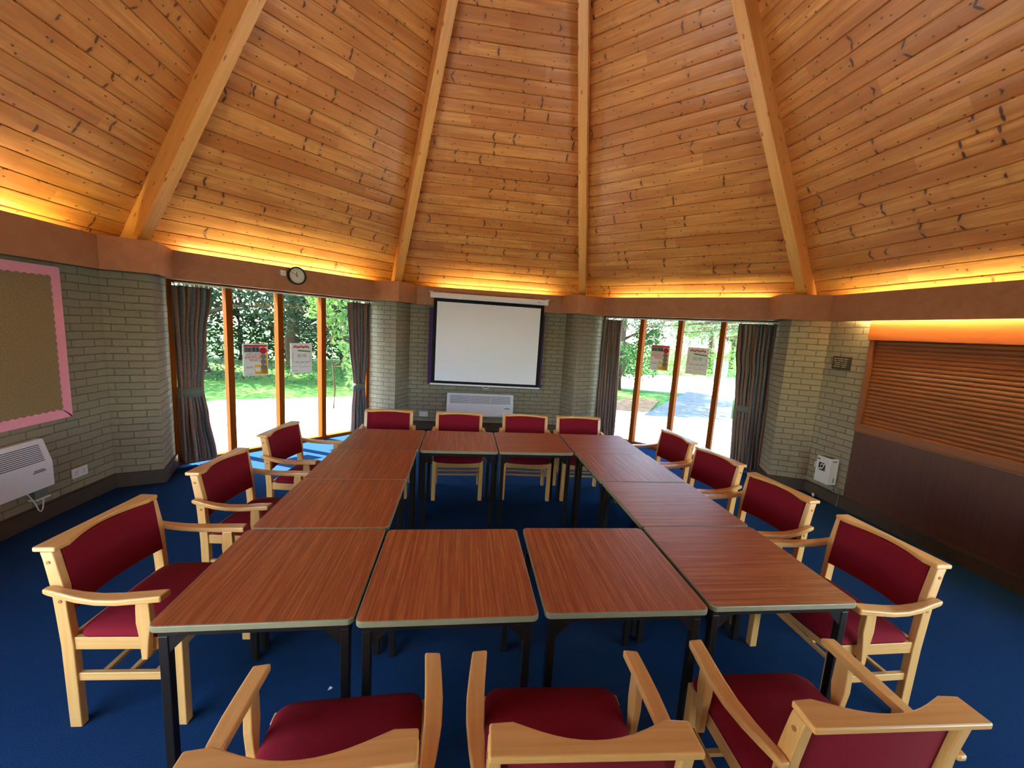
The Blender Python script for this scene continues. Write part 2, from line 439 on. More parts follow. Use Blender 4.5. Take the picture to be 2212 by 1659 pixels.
# skirting
def skirt(deg, l0, l1, name, ap=AW):
    m = MB(); a = sp(deg, ap-.022, l0); b = sp(deg, ap-.022, l1); c = sp(deg, ap, l1); d = sp(deg, ap, l0)
    m.prism([(q.x, q.y) for q in (a, b, c, d)], 2, 0, .135)
    a2 = sp(deg, ap-.012, l0); b2 = sp(deg, ap-.012, l1)
    m.prism([(q.x, q.y) for q in (a2, b2, c, d)], 2, .135, .15)
    return struct(m.build(name, 'skirting_wood', bevel=.003))
for deg in (0, 90, 180, 270):
    l0, l1 = side_limits(deg); skirt(deg, l0-.005, l1+.005, 'baseboard_'+NAMES[deg])
for vd, (a, A, b) in brickc.items():
    e = dirv(vd); d1 = (a-A).normalized(); d2 = (b-A).normalized(); off = -(d1+d2).normalized()*.022*sqrt(2)
    n1 = -d2*.022; n2 = -d1*.022   # push outwards from the brick
    m = MB(); lo, hi = (vd-22.5) % 360, (vd+22.5) % 360
    A2 = A+off; a2 = a+n1; b2 = b+n2
    m.prism([(q.x, q.y) for q in (a, A, A2, a2)], 2, 0, .145)
    m.prism([(q.x, q.y) for q in (A, b, b2, A2)], 2, 0, .145)
    struct(m.build('baseboard_pier', 'skirting_wood', bevel=.003))

# fascia board (pelmet) round the room + soffit
fas = []
for k in range(8):
    vd = 22.5+45*k; c3 = corner(vd, 3.63, FOFF.get(vd, 0), AF, AF); fas += [c3[0], c3[1], c3[2]]
fas_o = []
for k in range(8):
    vd = 22.5+45*k; c3 = corner(vd, 3.63+.025*sqrt(2), FOFF.get(vd, 0), AF+.025, AF+.025); fas_o += [c3[0], c3[1], c3[2]]
n = len(fas)
for k in range(8):   # one board per bay: from its lower vertex pier to its upper one
    deg = 45*k
    ids = [(3*(k-1)+1) % n, (3*(k-1)+2) % n, (3*k) % n, (3*k+1) % n]
    m = MB()
    for i, j in zip(ids[:-1], ids[1:]):
        q = (fas[i], fas[j], fas_o[j], fas_o[i]); m.prism([(p.x, p.y) for p in q], 2, ZB, ZT)
    struct(m.build('trim_%d' % (k+1), 'brown_board'), 'brown stained pelmet board of one bay')
    # soffit behind the board (the shutter bay is open below)
    if deg != 0:
        m = MB(); i, j = ids[1], ids[2]; a, b = fas_o[i], fas_o[j]; c, d = sp(deg, AG+.1, 1.62), sp(deg, AG+.1, -1.62)
        m.prism([(p.x, p.y) for p in (fas_o[ids[0]], a, b, fas_o[ids[3]], O+dirv(deg+22.5)*4.5, O+dirv(deg-22.5)*4.5)], 2, ZB+.012, ZB+.028)
        struct(m.build('trim_%d' % (k+9), 'skirting_wood'), 'soffit board behind the pelmet')

# ceiling boards
O2 = O+Vector((-.06, 0)); TN = 1.28; ROOF0 = 2.831; HB = .355
c22 = cos(R(22.5)); SL = TN/c22
m = MB()
for k in range(8):
    deg = 45*k; e = dirv(deg); t = tanv(deg)
    a_e = 4.50*c22; a = a_e; tt = math.tan(R(22.5)); Lpa = hypot(1, SL)   # slope length per apothem
    prof = []; sdist = 0; total = a_e*Lpa
    nb = int(total/BP)+1
    nrm = Vector((-e.x*SL, -e.y*SL, -1)).normalized()*-1  # outward/up
    for b in range(nb):
        s0, s1 = b*BP, min((b+1)*BP, total)
        for ss, dep in ((s0, .011), (s0+.009, .001), (s0+.05, -.0015), (s1-.05, -.0015), (s1-.005, .001), (s1, .011)):
            ss = min(ss, total); prof.append((ss, dep))
    for (sa, da), (sb, db) in zip(prof[:-1], prof[1:]):
        if sb-sa < 1e-5: continue
        P = []
        for ss, dd in ((sa, da), (sb, db)):
            ap = a_e-ss/Lpa; z = ROOF0+(4.0*c22-ap)*SL; hw = max(ap*tt, .001)+.01
            for sg in (-1, 1):
                p = O2+e*ap+t*hw*sg; up_ = Vector((e.x*SL, e.y*SL, 1)).normalized()*dd
                P.append((p.x+up_.x, p.y+up_.y, z+up_.z, sg*hw, ss))
        vs = [q[:3] for q in (P[0], P[1], P[3], P[2])]
        uv = [(q[3]+deg*.37, q[4]) for q in (P[0], P[1], P[3], P[2])]
        m.add(vs, [(0, 1, 2, 3)], [uv])
ceil = struct(m.build('ceiling', 'pine_boards', recalc=False))
# outer roof shell and eaves
m = MB()
for k in range(8):
    d0, d1 = dirv(45*k-22.5), dirv(45*k+22.5)
    z0 = ROOF0+(4.0-4.5)*TN+.10
    p0 = O2+d0*4.52; p1 = O2+d1*4.52
    m.add([(p0.x, p0.y, z0), (p1.x, p1.y, z0), (O2.x, O2.y, ROOF0+4*TN+.12)], [(0, 1, 2)])
    q0 = O2+d0*4.5; q1 = O2+d1*4.5
    m.add([(p0.x, p0.y, z0), (p1.x, p1.y, z0), (q1.x, q1.y, z0-.13), (q0.x, q0.y, z0-.13)], [(0, 1, 2, 3)])
struct(m.build('roof', 'roof_tile', recalc=False))
# beams
for k in range(8):
    vd = 22.5+45*k
    L0, L1 = 4.34, .12; wv = .058
    z = lambda r: 2.476+(4.0-r)*TN
    o = empty('tmp', (0, 0, 0)); bpy.data.objects.remove(o)
    m = MB(); rings = []
    ang = math.atan(TN); Ls = (L0-L1)/cos(ang); hp = HB*cos(ang)
    # local: x along the slope (up towards apex), y across, z perpendicular (up)
    m.box(0, Ls, -wv, wv, 0, hp+.03)
    ob = m.build('trim_beam', 'beam_pine', bevel=.006)
    e = dirv(vd); xax = Vector((-e.x*cos(ang), -e.y*cos(ang), sin(ang))); yax = Vector((-sin(R(vd)), cos(R(vd)), 0)); zax = xax.cross(-yax)
    if zax.z < 0: zax = -zax
    yax2 = zax.cross(xax)
    Mx = Matrix((xax, yax2, zax)).transposed().to_4x4(); Mx.translation = Vector((O2.x+e.x*L0, O2.y+e.y*L0, z(L0)))
    ob.matrix_world = Mx
    struct(ob, 'laminated pine roof beam')
# light tubes behind the pelmet
tube_info = {0: 'over the counter shutter', 45: 'over the right window', 90: 'over the projector screen', 135: 'over the left window with the clock', 180: 'over the pink edged noticeboard', 225: 'over the window behind the left chairs', 270: 'over the wall behind the camera', 315: 'over the window behind the right chairs'}
TUBES = [(0, .05, 1.1), (45, 0, 1.1), (90, 0, .95), (135, .05, 1.1), (180, .15, 1.05), (225, 0, 1.1), (270, 0, 1.1), (315, 0, 1.1)]
for deg, l0, hl in TUBES:
    c = sp(deg, AF+.11, l0); rt_ = empty('strip_light', (c.x, c.y, ZB+.03), R(deg-90))
    zt_ = .035 if deg else .0
    mb = MB(); mb.box(-hl-.03, hl+.03, -.03, .03, 0, .035); mb.build('batten', 'white_metal', rt_)
    mb = MB(); mb.cyl((0, 0, .065), (1, 0, 0), .013, hl*2, 10); mb.build('tube', 'tube_glow', rt_, smooth=True)
    mb = MB(); mb.box(-hl-.03, -hl, -.014, .014, .03, .085); mb.build('end_cap', 'white_plastic', rt_); mb = MB(); mb.box(hl, hl+.03, -.014, .014, .03, .085); mb.build('end_cap', 'white_plastic', rt_)
    tag(rt_, 'fluorescent strip light hidden behind the brown pelmet '+tube_info[deg], 'light', 'strip lights behind the pelmet')
# second strip under the pelmet of the shutter bay, shining down on the shutter
c = sp(0, AF+.10, .05); rt_ = empty('strip_light', (c.x, c.y, ZB+.028), R(-90))
mb = MB(); mb.cyl((0, 0, -.005), (1, 0, 0), .0055, 1.9, 10); mb.build('tube', 'tube_glow', rt_, smooth=True)
mb = MB(); mb.box(-.97, -.95, -.012, .012, -.015, .004); mb.build('end_cap', 'white_plastic', rt_); mb = MB(); mb.box(.95, .97, -.012, .012, -.015, .004); mb.build('end_cap', 'white_plastic', rt_)
tag(rt_, 'slim strip light under the pelmet shining down on the closed shutter', 'light', 'strip lights behind the pelmet')

# ------------------------------------------------------------------ windows
def window(deg, name, mull):
    l0, l1 = side_limits(deg); root = empty(name, (*(O+dirv(deg)*AG), 0), R(deg-90)); struct(root)
    # local x = -lateral ; local y = outward
    x0, x1 = -l1, -l0
    mb = MB(); mb.box(x0, x1, 0, .09, 0, .045); mb.box(x0, x1, 0, .09, 2.155, 2.32)
    mb.box(x0, x0+.05, 0, .09, .045, 2.155); mb.box(x1-.05, x1, 0, .09, .045, 2.155); mb.build('window_frame', 'window_frame_wood', root, bevel=.004)
    for l in mull:
        mb = MB(); mb.box(-l-.034, -l+.034, -.035, .10, .045, 2.16); mb.build('mullion', 'window_frame_wood', root, bevel=.004)
    xs = [x0+.05]+sorted([-l for l in mull])+[x1-.05]
    for i, (a, b) in enumerate(zip(xs[:-1], xs[1:])):
        aa = a+(.034 if i else 0); bb = b-(.034 if i < len(xs)-2 else 0)
        mb = MB(); mb.box(aa, bb, .05, .056, .045, 2.155); mb.build('window_pane', 'window_glass', root)
    return root
window(135, 'window_1', (.735, .14, -.455)); window(45, 'window_2', (.645, .033, -.575))
window(225, 'window_3', (.6, 0, -.6)); window(315, 'window_4', (.6, 0, -.6))
# outside walls above the windows are hidden by the soffit; close the heads
# ------------------------------------------------------------------ curtains
def curtain(deg, keys, folds, label, name='curtain', tie=None, rz=None, amp=.03, phase=0, ap=None):
    """keys: list of (z, lat_left, lat_right)  (lat decreasing to the right)"""
    ap = ap or AG-.09
    root = empty(name, (*(O+dirv(deg)*ap), 0), R(deg-90))
    nz, nx = 40, folds*10
    zs = [keys[0][0]+(keys[-1][0]-keys[0][0])*i/nz for i in range(nz+1)]
    def interp(z):
        for (za, la, ra), (zb_, lb, rb) in zip(keys[:-1], keys[1:]):
            if za >= z >= zb_:
                f = (za-z)/(za-zb_); f = f*f*(3-2*f) if tie else f
                return la+(lb-la)*f, ra+(rb-ra)*f
        return keys[-1][1:]
    rnd = random.Random(phase+3); ph = [rnd.uniform(-.5, .5) for _ in range(folds+2)]
    front = []
    for z in zs:
        L, Rr = interp(z); row = []; wd = abs(L-Rr)
        a_ = amp*(1.1-.5*(1-min(1, wd/.42))) 
        for j in range(nx+1):
            f = j/nx; x = -(L+(Rr-L)*f); k = f*folds
            y = a_*sin(2*pi*k+ph[int(k)]*.0+ .6*sin(f*9+phase)) + .012*sin(f*23+z*2.0+phase)
            if z > keys[0][0]-.09: y += .008*sin(2*pi*k*2.5)
            row.append((x+.010*sin(2*pi*k*2+z*3), y, z+ (.012*sin(2*pi*k) if z < keys[-1][0]+.02 else 0)))
        front.append(row)
    m = MB(); n0 = len(zs); nj = nx+1
    vs = [p for r in front for p in r]; fs = []; uvs = []
    for i in range(n0-1):
        for j in range(nj-1):
            fs.append((i*nj+j, i*nj+j+1, (i+1)*nj+j+1, (i+1)*nj+j))
            uvs.append([((j+dj)/nx*folds*.16, zs[i+di]) for di, dj in ((0, 0), (0, 1), (1, 1), (1, 0))])
    m.add(vs, fs, uvs)
    o = m.build('drape', 'curtain_cloth', root, smooth=True, recalc=False); so_ = o.modifiers.new('thick', 'SOLIDIFY'); so_.thickness = .006
    if tie:
        tz, L, Rr, hh = tie; m = MB(); rings = []
        for (zz) in (tz-hh/2, tz+hh/2):
            rings.append([])
        P = []
        for i in range(2):
            zz = tz+(hh/2 if i else -hh/2); row = []
            for j in range(25):
                a = 2*pi*j/24; cx = -(L+Rr)/2; row.append((cx+abs(L-Rr)/2*1.08*cos(a), (.05)*sin(a), zz-.03*cos(a)*0))
            P.append(row)
        m.grid(P); o = m.build('tieback', 'curtain_band', root, smooth=True, recalc=False); s2 = o.modifiers.new('thick', 'SOLIDIFY'); s2.thickness = .006
    tag(root, label, 'curtain', 'curtains at the two tall windows')
    return root
curtain(135, [(2.12, 1.30, .93), (1.45, 1.29, 1.01), (.93, 1.28, 1.06), (.6, 1.29, 1.02), (.045, 1.30, .95)], 7, 'faded striped curtain tied back at the left side of the window under the clock', tie=(.90, 1.29, 1.055, .12), phase=1)
curtain(135, [(2.12, -.80, -1.17), (1.5, -.84, -1.15), (.80, -.91, -1.09), (.4, -.88, -1.12), (.05, -.86, -1.16)], 6, 'slim striped curtain with pink tieback between the left window and the projector screen', tie=(.80, -.90, -1.09, .10), phase=2)
curtain(45, [(2.12, 1.32, .97), (1.2, 1.31, .95), (.05, 1.30, .93)], 7, 'dark striped curtain hanging straight between the projector screen and the right window', phase=5)
curtain(45, [(2.13, -.78, -1.24), (1.75, -.80, -1.24), (1.4, -.84, -1.25), (.9, -.865, -1.26), (.05, -.90, -1.28)], 9, 'wide grey green striped curtain on the right of the right window', tie=(.92, -.87, -1.08, .10), phase=8)
for deg in (45, 135):
    rt_ = empty('curtain_rail', (*(O+dirv(deg)*(AG-.09)), 2.15), R(deg-90))
    mb = MB(); mb.box(-1.27, 1.27, -.008, .008, -.006, .010); mb.build('track', 'white_plastic', rt_)
    for sg in ((.95, 1.27) if deg == 135 else (.95, 1.27)), (-1.2, -.82):
        for i in range(8):
            x = -(sg[0]+(sg[1]-sg[0])*i/7); mb = MB(); mb.box(x-.004, x+.004, -.004, .004, -.035, -.004); mb.build('hook', 'white_plastic', rt_)
    tag(rt_, 'white curtain track with small hooks above the %s window' % ('right' if deg == 45 else 'left'), 'curtain rail')

# ------------------------------------------------------------------ shutter and counter on the right wall
XW = O.x+AW
ys0, ys1 = O.y+SH0, O.y+SH1
rt_ = empty('roller_shutter', (XW, (ys0+ys1)/2, .95), 0); hy = (ys1-ys0)/2
mb = MB(); mb.box(-.05, .16, -hy, hy, 1.02, 1.30); mb.build('head_box', 'shutter_head', rt_, bevel=.006)
mb = MB(); mb.box(-.02, .10, hy-.055, hy, .0, 1.02); mb.build('side_frame', 'shutter_wood', rt_, bevel=.003)
mb = MB(); mb.box(-.02, .10, -hy, -hy+.055, .0, 1.02); mb.build('side_frame', 'shutter_wood', rt_, bevel=.003)
mb = MB(); mb.box(-.03, .10, -hy+.055, hy-.055, 0, .085); mb.build('bottom_rail', 'shutter_wood', rt_, bevel=.004)
prof = []
ns = 22; zz0, zz1 = .085, 1.02; ph_ = (zz1-zz0)/ns
for i in range(ns):
    for f in range(6): 
        a = f/5; prof.append((.020-.008*sin(pi*a)**.8 if 0 < a < 1 else .021, zz0+ph_*(i+a*.98)))
prof += [(.07, zz1), (.07, zz0)]
mb = MB(); mb.prism(prof, 1, -hy+.055, hy-.055); mb.build('slat_curtain', 'shutter_wood', rt_)
tag(rt_, 'closed brown wooden roller shutter over the serving counter on the right wall', 'shutter')
rt_ = empty('serving_counter', (XW, (ys0+ys1)/2, 0), 0)
mb = MB(); mb.box(0.005, .20, -hy, hy, 0.0, .93); mb.build('front_panel', 'dark_panel', rt_)
mb = MB(); mb.box(-.008, .20, -hy, hy, .93, .95); mb.build('counter_edge', 'shutter_wood', rt_, bevel=.003)
tag(rt_, 'dark stained counter front below the closed shutter', 'counter')
m = MB(); m.box(XW+.205, XW+.28, ys0, ys1, 0, 2.32); struct(m.build('wall_right_backing', 'dark_panel'))

# ------------------------------------------------------------------ noticeboard on the left wall
XL = O.x-AW
def scallop(y0, y1, z0, z1, wd):
    """scalloped pink border as one flat card strip: outer rect minus wavy inner edge; local coordinates y,z"""
    inner = []; amp = .011
    def wave(p0, p1, nrm, nw):
        for i in range(nw*6):
            f = i/(nw*6); a = abs(sin(pi*f*nw))
            inner.append((p0[0]+(p1[0]-p0[0])*f-nrm[0]*(amp*(1-a)), p0[1]+(p1[1]-p0[1])*f-nrm[1]*(amp*(1-a))))
    a0, a1, b0, b1 = y0+wd, y1-wd, z0+wd, z1-wd
    ny = int((a1-a0)/.058); nz = int((b1-b0)/.058)
    wave((a0, b0), (a1, b0), (0, -1), ny); wave((a1, b0), (a1, b1), (1, 0), nz); wave((a1, b1), (a0, b1), (0, 1), ny); wave((a0, b1), (a0, b0), (-1, 0), nz)
    outer = []
    for (p, q) in inner:
        # project to outer rectangle
        dy = (p-(y0+y1)/2)/((a1-a0)/2+.011); dz = (q-(z0+z1)/2)/((b1-b0)/2+.011); mm = max(abs(dy), abs(dz))
        outer.append(((y0+y1)/2+(y1-y0)/2*max(-1, min(1, dy/mm if abs(dy) >= abs(dz) else (p-(y0+y1)/2)/((a1-a0)/2))), (z0+z1)/2+(z1-z0)/2*max(-1, min(1, dz/mm if abs(dz) > abs(dy) else (q-(z0+z1)/2)/((b1-b0)/2)))))
    return inner, outer
rt_ = empty('noticeboard', (XL+.003, 1.62, .85), 0)
bw, bz = 1.83, 1.295   # spans y .705 .. 2.535
mb = MB(); mb.box(0.0, .022, -bw/2, bw/2, 0, bz); mb.build('hessian_panel', 'hessian', rt_)
inn, out_ = scallop(-bw/2-.005, bw/2+.005, -.005, bz+.005, .075)
mb = MB(); N = len(inn); vs = []
for x in (.022, .026):
    vs += [(x, p[0], p[1]) for p in inn]+[(x, p[0], p[1]) for p in out_]
fs = []
for i in range(N):
    j = (i+1) % N
    fs.append((2*N+i, 2*N+j, 3*N+j, 3*N+i)); fs.append((i, N+i, N+j, j)); fs.append((i, j, 2*N+j, 2*N+i)); fs.append((N+i, 3*N+i, 3*N+j, N+j))
mb.add(vs, fs); mb.build('scalloped_border', 'pink_card', rt_)
tag(rt_, 'brown hessian noticeboard with a scalloped pink border on the left brick wall', 'noticeboard')

# ------------------------------------------------------------------ convector heaters
def heater(loc, rz, L, label, H=.40, D=.11):
    """local: x along, y = out of wall (towards room is -y), z up"""
    root = empty('wall_heater', loc, rz)
    prof = [(0, 0), (-D, 0.0), (-D, H*.52), (-D*.52, H*.97), (-D*.45, H), (0, H)]
    mb = MB(); mb.prism(prof, 0, -L/2, L/2); mb.build('casing', 'white_metal', root, bevel=.005)
    # grille on the sloping part
    p0 = Vector((0, -D, H*.52)); p1 = Vector((0, -D*.52, H*.97)); dv = p1-p0; nv = Vector((0, -dv.z, dv.y)).normalized()
    if nv.y > 0: nv = -nv
    gx = L/2-.055
    mb = MB(); a = p0+dv*.08+nv*.0015; b = p0+dv*.90+nv*.0015; h = (b-a)/2; c = (a+b)/2
    mb.obox((0, c.y, c.z), (gx, 0, 0), h, nv*.001); g = mb.build('grille', 'grille_dark', root)
    for i in range(11):
        f = .10+.78*i/10; q = p0+dv*f+nv*.005
        mb = MB(); mb.obox((0, q.y, q.z), (gx, 0, 0), dv.normalized()*.0042+nv*.001, nv*.0035); mb.build('louvre', 'white_metal', g)
    for x in (-gx/3, gx/3):
        q0 = p0+dv*.5+nv*.007; mb = MB(); mb.obox((x, q0.y, q0.z), (.003, 0, 0), dv*.42, nv*.003); mb.build('divider', 'white_metal', g)
    mb = MB(); mb.box(L/2-.16, L/2-.06, -D-.0012, -D, H*.36, H*.385); mb.box(L/2-.15, L/2-.07, -D-.0012, -D, H*.395, H*.42); mb.build('maker_mark', 'ink_grey', root)
    tag(root, label, 'heater')
    return root
heater((XL, 1.65, .325), R(90), 1.18, 'white slatted convector heater below the pink bordered noticeboard')
heater((O.x-.16, O.y+AW, .285), 0, 1.18, 'white slatted convector heater on the far wall below the projector screen')

def socket(loc, rz, w_, h_, label, gang=2, mat='white_plastic', name='wall_socket', d=.014):
    root = empty(name, loc, rz)
    mb = MB(); mb.box(-w_/2, w_/2, -d, 0, -h_/2, h_/2); mb.build('face_plate', mat, root, bevel=.003)
    for g in range(gang):
        cx = (g-(gang-1)/2)*w_/max(gang, 1)
        mb = MB()
        mb.box(cx-.004, cx+.004, -d-.0008, -d, .004, .014); mb.box(cx-.014, cx-.007, -d-.0008, -d, -.016, -.011); mb.box(cx+.007, cx+.014, -d-.0008, -d, -.016, -.011)
        mb.build('pin_slots', 'ink_black', root)
        mb = MB(); mb.box(cx+.016, cx+.026, -d-.004, -d, .012, .028); mb.build('switch', mat, root, bevel=.001)
    return tag(root, label, 'socket')
socket((XL, 2.578, .306), R(90), .152, .09, 'white double socket on the left brick wall beside the heater')
socket((-1.006, O.y+AW, .277), 0, .15, .09, 'white double socket on the far brick wall behind the chairs')
# fused spur and cable under the left heater
rt_ = empty('fused_spur', (XL, 2.19, .265), R(90))
mb = MB(); mb.box(-.055, .055, -.05, 0, -.035, .04); mb.build('back_box', 'grey_plastic', rt_, bevel=.004)
mb = MB(); mb.box(-.06, .06, -.062, -.05, -.05, -.035); mb.box(-.06, .06, -.06, .0, -.05, -.036); mb.build('face_plate', 'white_plastic', rt_, bevel=.002)
mb = MB(); mb.tube([(-.14, -.05, .07), (-.10, -.052, .02), (-.06, -.055, -.07), (-.04, -.055, -.135), (-.025, -.055, -.15), (-.01, -.055, -.135), (.0, -.055, -.09), (.005, -.055, -.045)], .0045, 8)
mb.build('power_cable', 'white_plastic', rt_, smooth=True)
tag(rt_, 'grey fused switch box with a hanging cable loop below the left heater', 'switch')

# ------------------------------------------------------------------ projector screen and pinboard
SY = O.y+3.72
rt_ = empty('projector_screen', (.05, SY, .85), 0)
mb = MB(); mb.box(-.985, .985, -.035, .045, 1.44, 1.53); mb.build('housing', 'white_metal', rt_, bevel=.012)
for sx in (-1, 1):
    mb = MB(); x = sx*.975; mb.box(x-.035, x+.035, -.01, .078, 1.53, 1.545); mb.box(x-.012, x+.012, -.01, .05, 1.45, 1.54); mb.build('bracket', 'white_plastic', rt_, bevel=.003)
mb = MB(); mb.box(.80, .885, -.0362, -.035, 1.476, 1.482); mb.box(.80, .82, -.0362, -.035, 1.482, 1.49); mb.build('maker_mark', 'ink_grey', rt_)
mb = MB(); mb.box(-.925, .925, 0, .003, .025, 1.45); mb.build('black_border', 'screen_black', rt_)
mb = MB(); mb.box(-.868, .868, -.002, 0, .07, 1.385); mb.build('white_surface', 'screen_white', rt_)
mb = MB(); mb.box(-.94, .94, -.012, .014, 0, .026); mb.build('bottom_bar', 'white_metal', rt_, bevel=.004)
mb = MB(); mb.tube([(-.055, 0, 0), (-.045, 0, -.018), (-.02, 0, -.032), (.02, 0, -.032), (.045, 0, -.018), (.055, 0, 0)], .006, 8); mb.build('pull_handle', 'white_plastic', rt_, smooth=True)
rt_.rotation_euler = (0, R(.25), 0)
tag(rt_, 'pulled down white projector screen with black border on the far wall', 'screen')
rt_ = empty('pinboard', (.05, O.y+AW-.003, .83), 0)
mb = MB(); mb.box(-1.0, 1.0, -.03, 0, 0, 1.30); mb.build('board', 'hessian', rt_, bevel=.002)
mb = MB(); b_ = .10
mb.box(-1.005, 1.005, -.034, -.03, 1.21, 1.31); mb.box(-1.005, 1.005, -.034, -.03, -.005, b_); mb.box(-1.005, -1.005+b_, -.034, -.03, b_, 1.21); mb.box(1.005-b_, 1.005, -.034, -.03, b_, 1.21)
mb.build('purple_border', 'purple_card', rt_)
mb = MB(); mb.prism([(.98, .16), (1.045, .20), (.985, .245)], 1, -.038, -.034); mb.build('torn_corner', 'purple_card', rt_); mb = MB(); mb.prism([(.98, .0), (1.03, .02), (1.03, .06), (.985, .07)], 1, -.038, -.034); mb.build('torn_corner', 'purple_card', rt_)
tag(rt_, 'purple bordered pinboard mostly hidden behind the projector screen', 'pinboard')

# ------------------------------------------------------------------ clock, switch plate
cxy = sp(135, AF-.001, .054)
rt_ = empty('wall_clock', (cxy.x, cxy.y, 2.382), R(45))
def disc(mb, r0, r1, y0, y1, n=48):
    rings = []
    for y, r in ((y0, r0), (y1, r0), (y1, r1), (y0, r1)):
        rings.append([(r*cos(2*pi*k/n), y, r*sin(2*pi*k/n)) for k in range(n)])
    mb.loft(rings, closed=True)
mb = MB(); disc(mb, .097, .115, -.04, 0); mb.build('rim', 'black_plastic', rt_, bevel=.004)
mb = MB(); mb.cyl((0, -.009, 0), (0, 1, 0), .100, .018, 48); dial = mb.build('dial', 'clock_white', rt_)
RX = Matrix.Rotation(R(90), 4, 'X')
for hN in range(1, 13):
    a = R(90-30*hN); text_mesh(str(hN), .024, 'ink_black', 'numeral', dial, Matrix.Translation((.080*cos(a), -.0185, .080*sin(a))) @ RX)
for nm, ang, ln, wd in (('hour_hand', 90-(11+50/60)*30, .050, .0035), ('minute_hand', 90-50*6, .074, .0025)):
    d = Vector((cos(R(ang)), 0, sin(R(ang)))); p = Vector((-d.z, 0, d.x)); c = d*(ln/2-.008)+Vector((0, -.022, 0))
    mb = MB(); mb.obox(c, d*(ln/2+.008), p*wd, (0, .0008, 0)); mb.build(nm, 'ink_black', rt_)
mb = MB(); mb.cyl((0, -.022, 0), (0, 1, 0), .006, .005, 16); mb.build('hub', 'ink_black', rt_)
tag(rt_, 'round white wall clock with black rim showing ten to twelve on the brown pelmet', 'clock')
cxy = sp(135, AF, .226)
rt_ = empty('alarm_sounder', (cxy.x, cxy.y, 2.392), R(45))
mb = MB(); mb.box(-.033, .033, -.035, 0, -.033, .033); mb.build('case', 'white_plastic', rt_, bevel=.004)
mb = MB(); mb.cyl((0, -.0355, 0), (0, 1, 0), .006, .002, 12); mb.build('sensor_hole', 'ink_grey', rt_)
tag(rt_, 'small square white box beside the wall clock', 'wall box')

# ------------------------------------------------------------------ plaque, hearing loop box and small things on the right wall
rt_ = empty('plaque', (XW, 2.822, 1.612), R(-90))
mb = MB(); mb.box(-.115, .115, -.018, 0, 0, .155); mb.build('plate', 'plaque_dark', rt_, bevel=.003)
rows = [[(.03, .16), (.2, .62), (.68, .9)], [(.05, .25), (.32, .66), (.72, .86)], [(.1, .5), (.56, .66), (.72, .86)], [(.12, .5), (.56, .88)], [(.06, .5), (.56, .84)]]
mb = MB()
for i, r_ in enumerate(rows):
    z = .128-.024*i
    for a, b in r_:
        x = -.10+.2*a
        while x < -.10+.2*b-.006: mb.box(x, x+.007, -.0192, -.018, z-.005, z+.005); x += .0095
mb.build('lettering', 'bronze_text', rt_)
tag(rt_, 'small dark plaque with five lines of pale lettering on the right brick wall', 'plaque')
rt_ = empty('hearing_loop_unit', (XW, 2.735, .23), R(-90))
bw_, bh_, bd_ = .19, .32, .115
mb = MB(); mb.box(-bw_/2, bw_/2, -bd_, 0, 0, bh_); mb.build('case', 'white_plastic', rt_, bevel=.008, seg=3)
mb = MB(); mb.box(-.075, .075, -bd_+.02, -.02, bh_, bh_+.001); mb.build('top_vent', 'grille_dark', rt_)
yy = -bd_-.0008
mb = MB(); mb.box(-.055, .035, yy, -bd_, .150, .245); sy = mb.build('ear_symbol', 'ink_black', rt_)
def ribbon(pts, r): 
    m_ = MB()
    for (a, b), (c_, d_) in zip(pts[:-1], pts[1:]):
        d = Vector((c_-a, 0, d_-b)); p = Vector((-d.z, 0, d.x)).normalized()*r; c0 = Vector(((a+c_)/2, yy-.0006, (b+d_)/2)); m_.obox(c0, d/2*1.1, p, (0, .0004, 0))
    return m_
ear = [(-.030, .205), (-.026, .222), (-.012, .231), (.004, .227), (.012, .213), (.009, .198), (.001, .188), (-.004, .176), (-.012, .166), (-.020, .168)]
ribbon(ear, .0055).build('ear_line', 'white_plastic', sy)
ribbon([(-.052, .156), (-.020, .186)], .0075).build('slash', 'white_plastic', sy)
ribbon([(.012, .222), (.033, .243)], .0075).build('slash', 'white_plastic', sy)
text_mesh('T', .02, 'white_plastic', 'letter_t', sy, Matrix.Translation((.022, yy-.0006, .163)) @ RX)
mb = MB(); mb.box(bw_/2, bw_/2+.001, -bd_+.03, -.03, .285, .295); mb.build('side_slot', 'ink_black', rt_)
mb = MB(); mb.box(bw_/2, bw_/2+.001, -.05, -.035, .03, .09); mb.build('side_lettering', 'ink_grey', rt_)
mb = MB(); mb.box(-.088, -.045, yy, -bd_, .272, .292); mb.build('blue_label', 'ink_grey', rt_)
tag(rt_, 'white hearing loop box with a black ear symbol on the right brick wall', 'hearing loop')
socket((XW, 2.905, .40), R(-90), .07, .075, 'cream switch plate on the left of the hearing loop box', gang=0, mat='cream_plastic', d=.03)
rt_ = empty('cable_outlet', (XW, 2.60, .185), R(-90))
mb = MB(); mb.box(-.04, .04, -.045, 0, -.03, .03); mb.build('case', 'grey_plastic', rt_, bevel=.005)
mb = MB(); mb.cyl((-.01, -.046, 0), (0, 1, 0), .008, .004, 14); mb.build('socket_hole', 'ink_black', rt_)
mb = MB(); mb.tube([(.03, -.02, -.02), (.045, -.03, -.05), (.05, -.04, -.165), (.055, -.05, -.178)], .004, 8); mb.build('cable', 'grey_plastic', rt_, smooth=True)
tag(rt_, 'grey cable outlet low on the wall under the hearing loop box', 'socket')
rt_ = empty('plastic_cap', (4.085, 2.85, 0), R(-60))
mb = MB(); mb.cyl((0, 0, .021), (1, .2, .25), .021, .022, 20); mb.build('cap_body', 'white_plastic', rt_, bevel=.002)
mb = MB(); mb.cyl((0, 0, .021), (1, .2, .25), .015, .0235, 20); mb.build('cap_disc', 'clock_white', rt_)
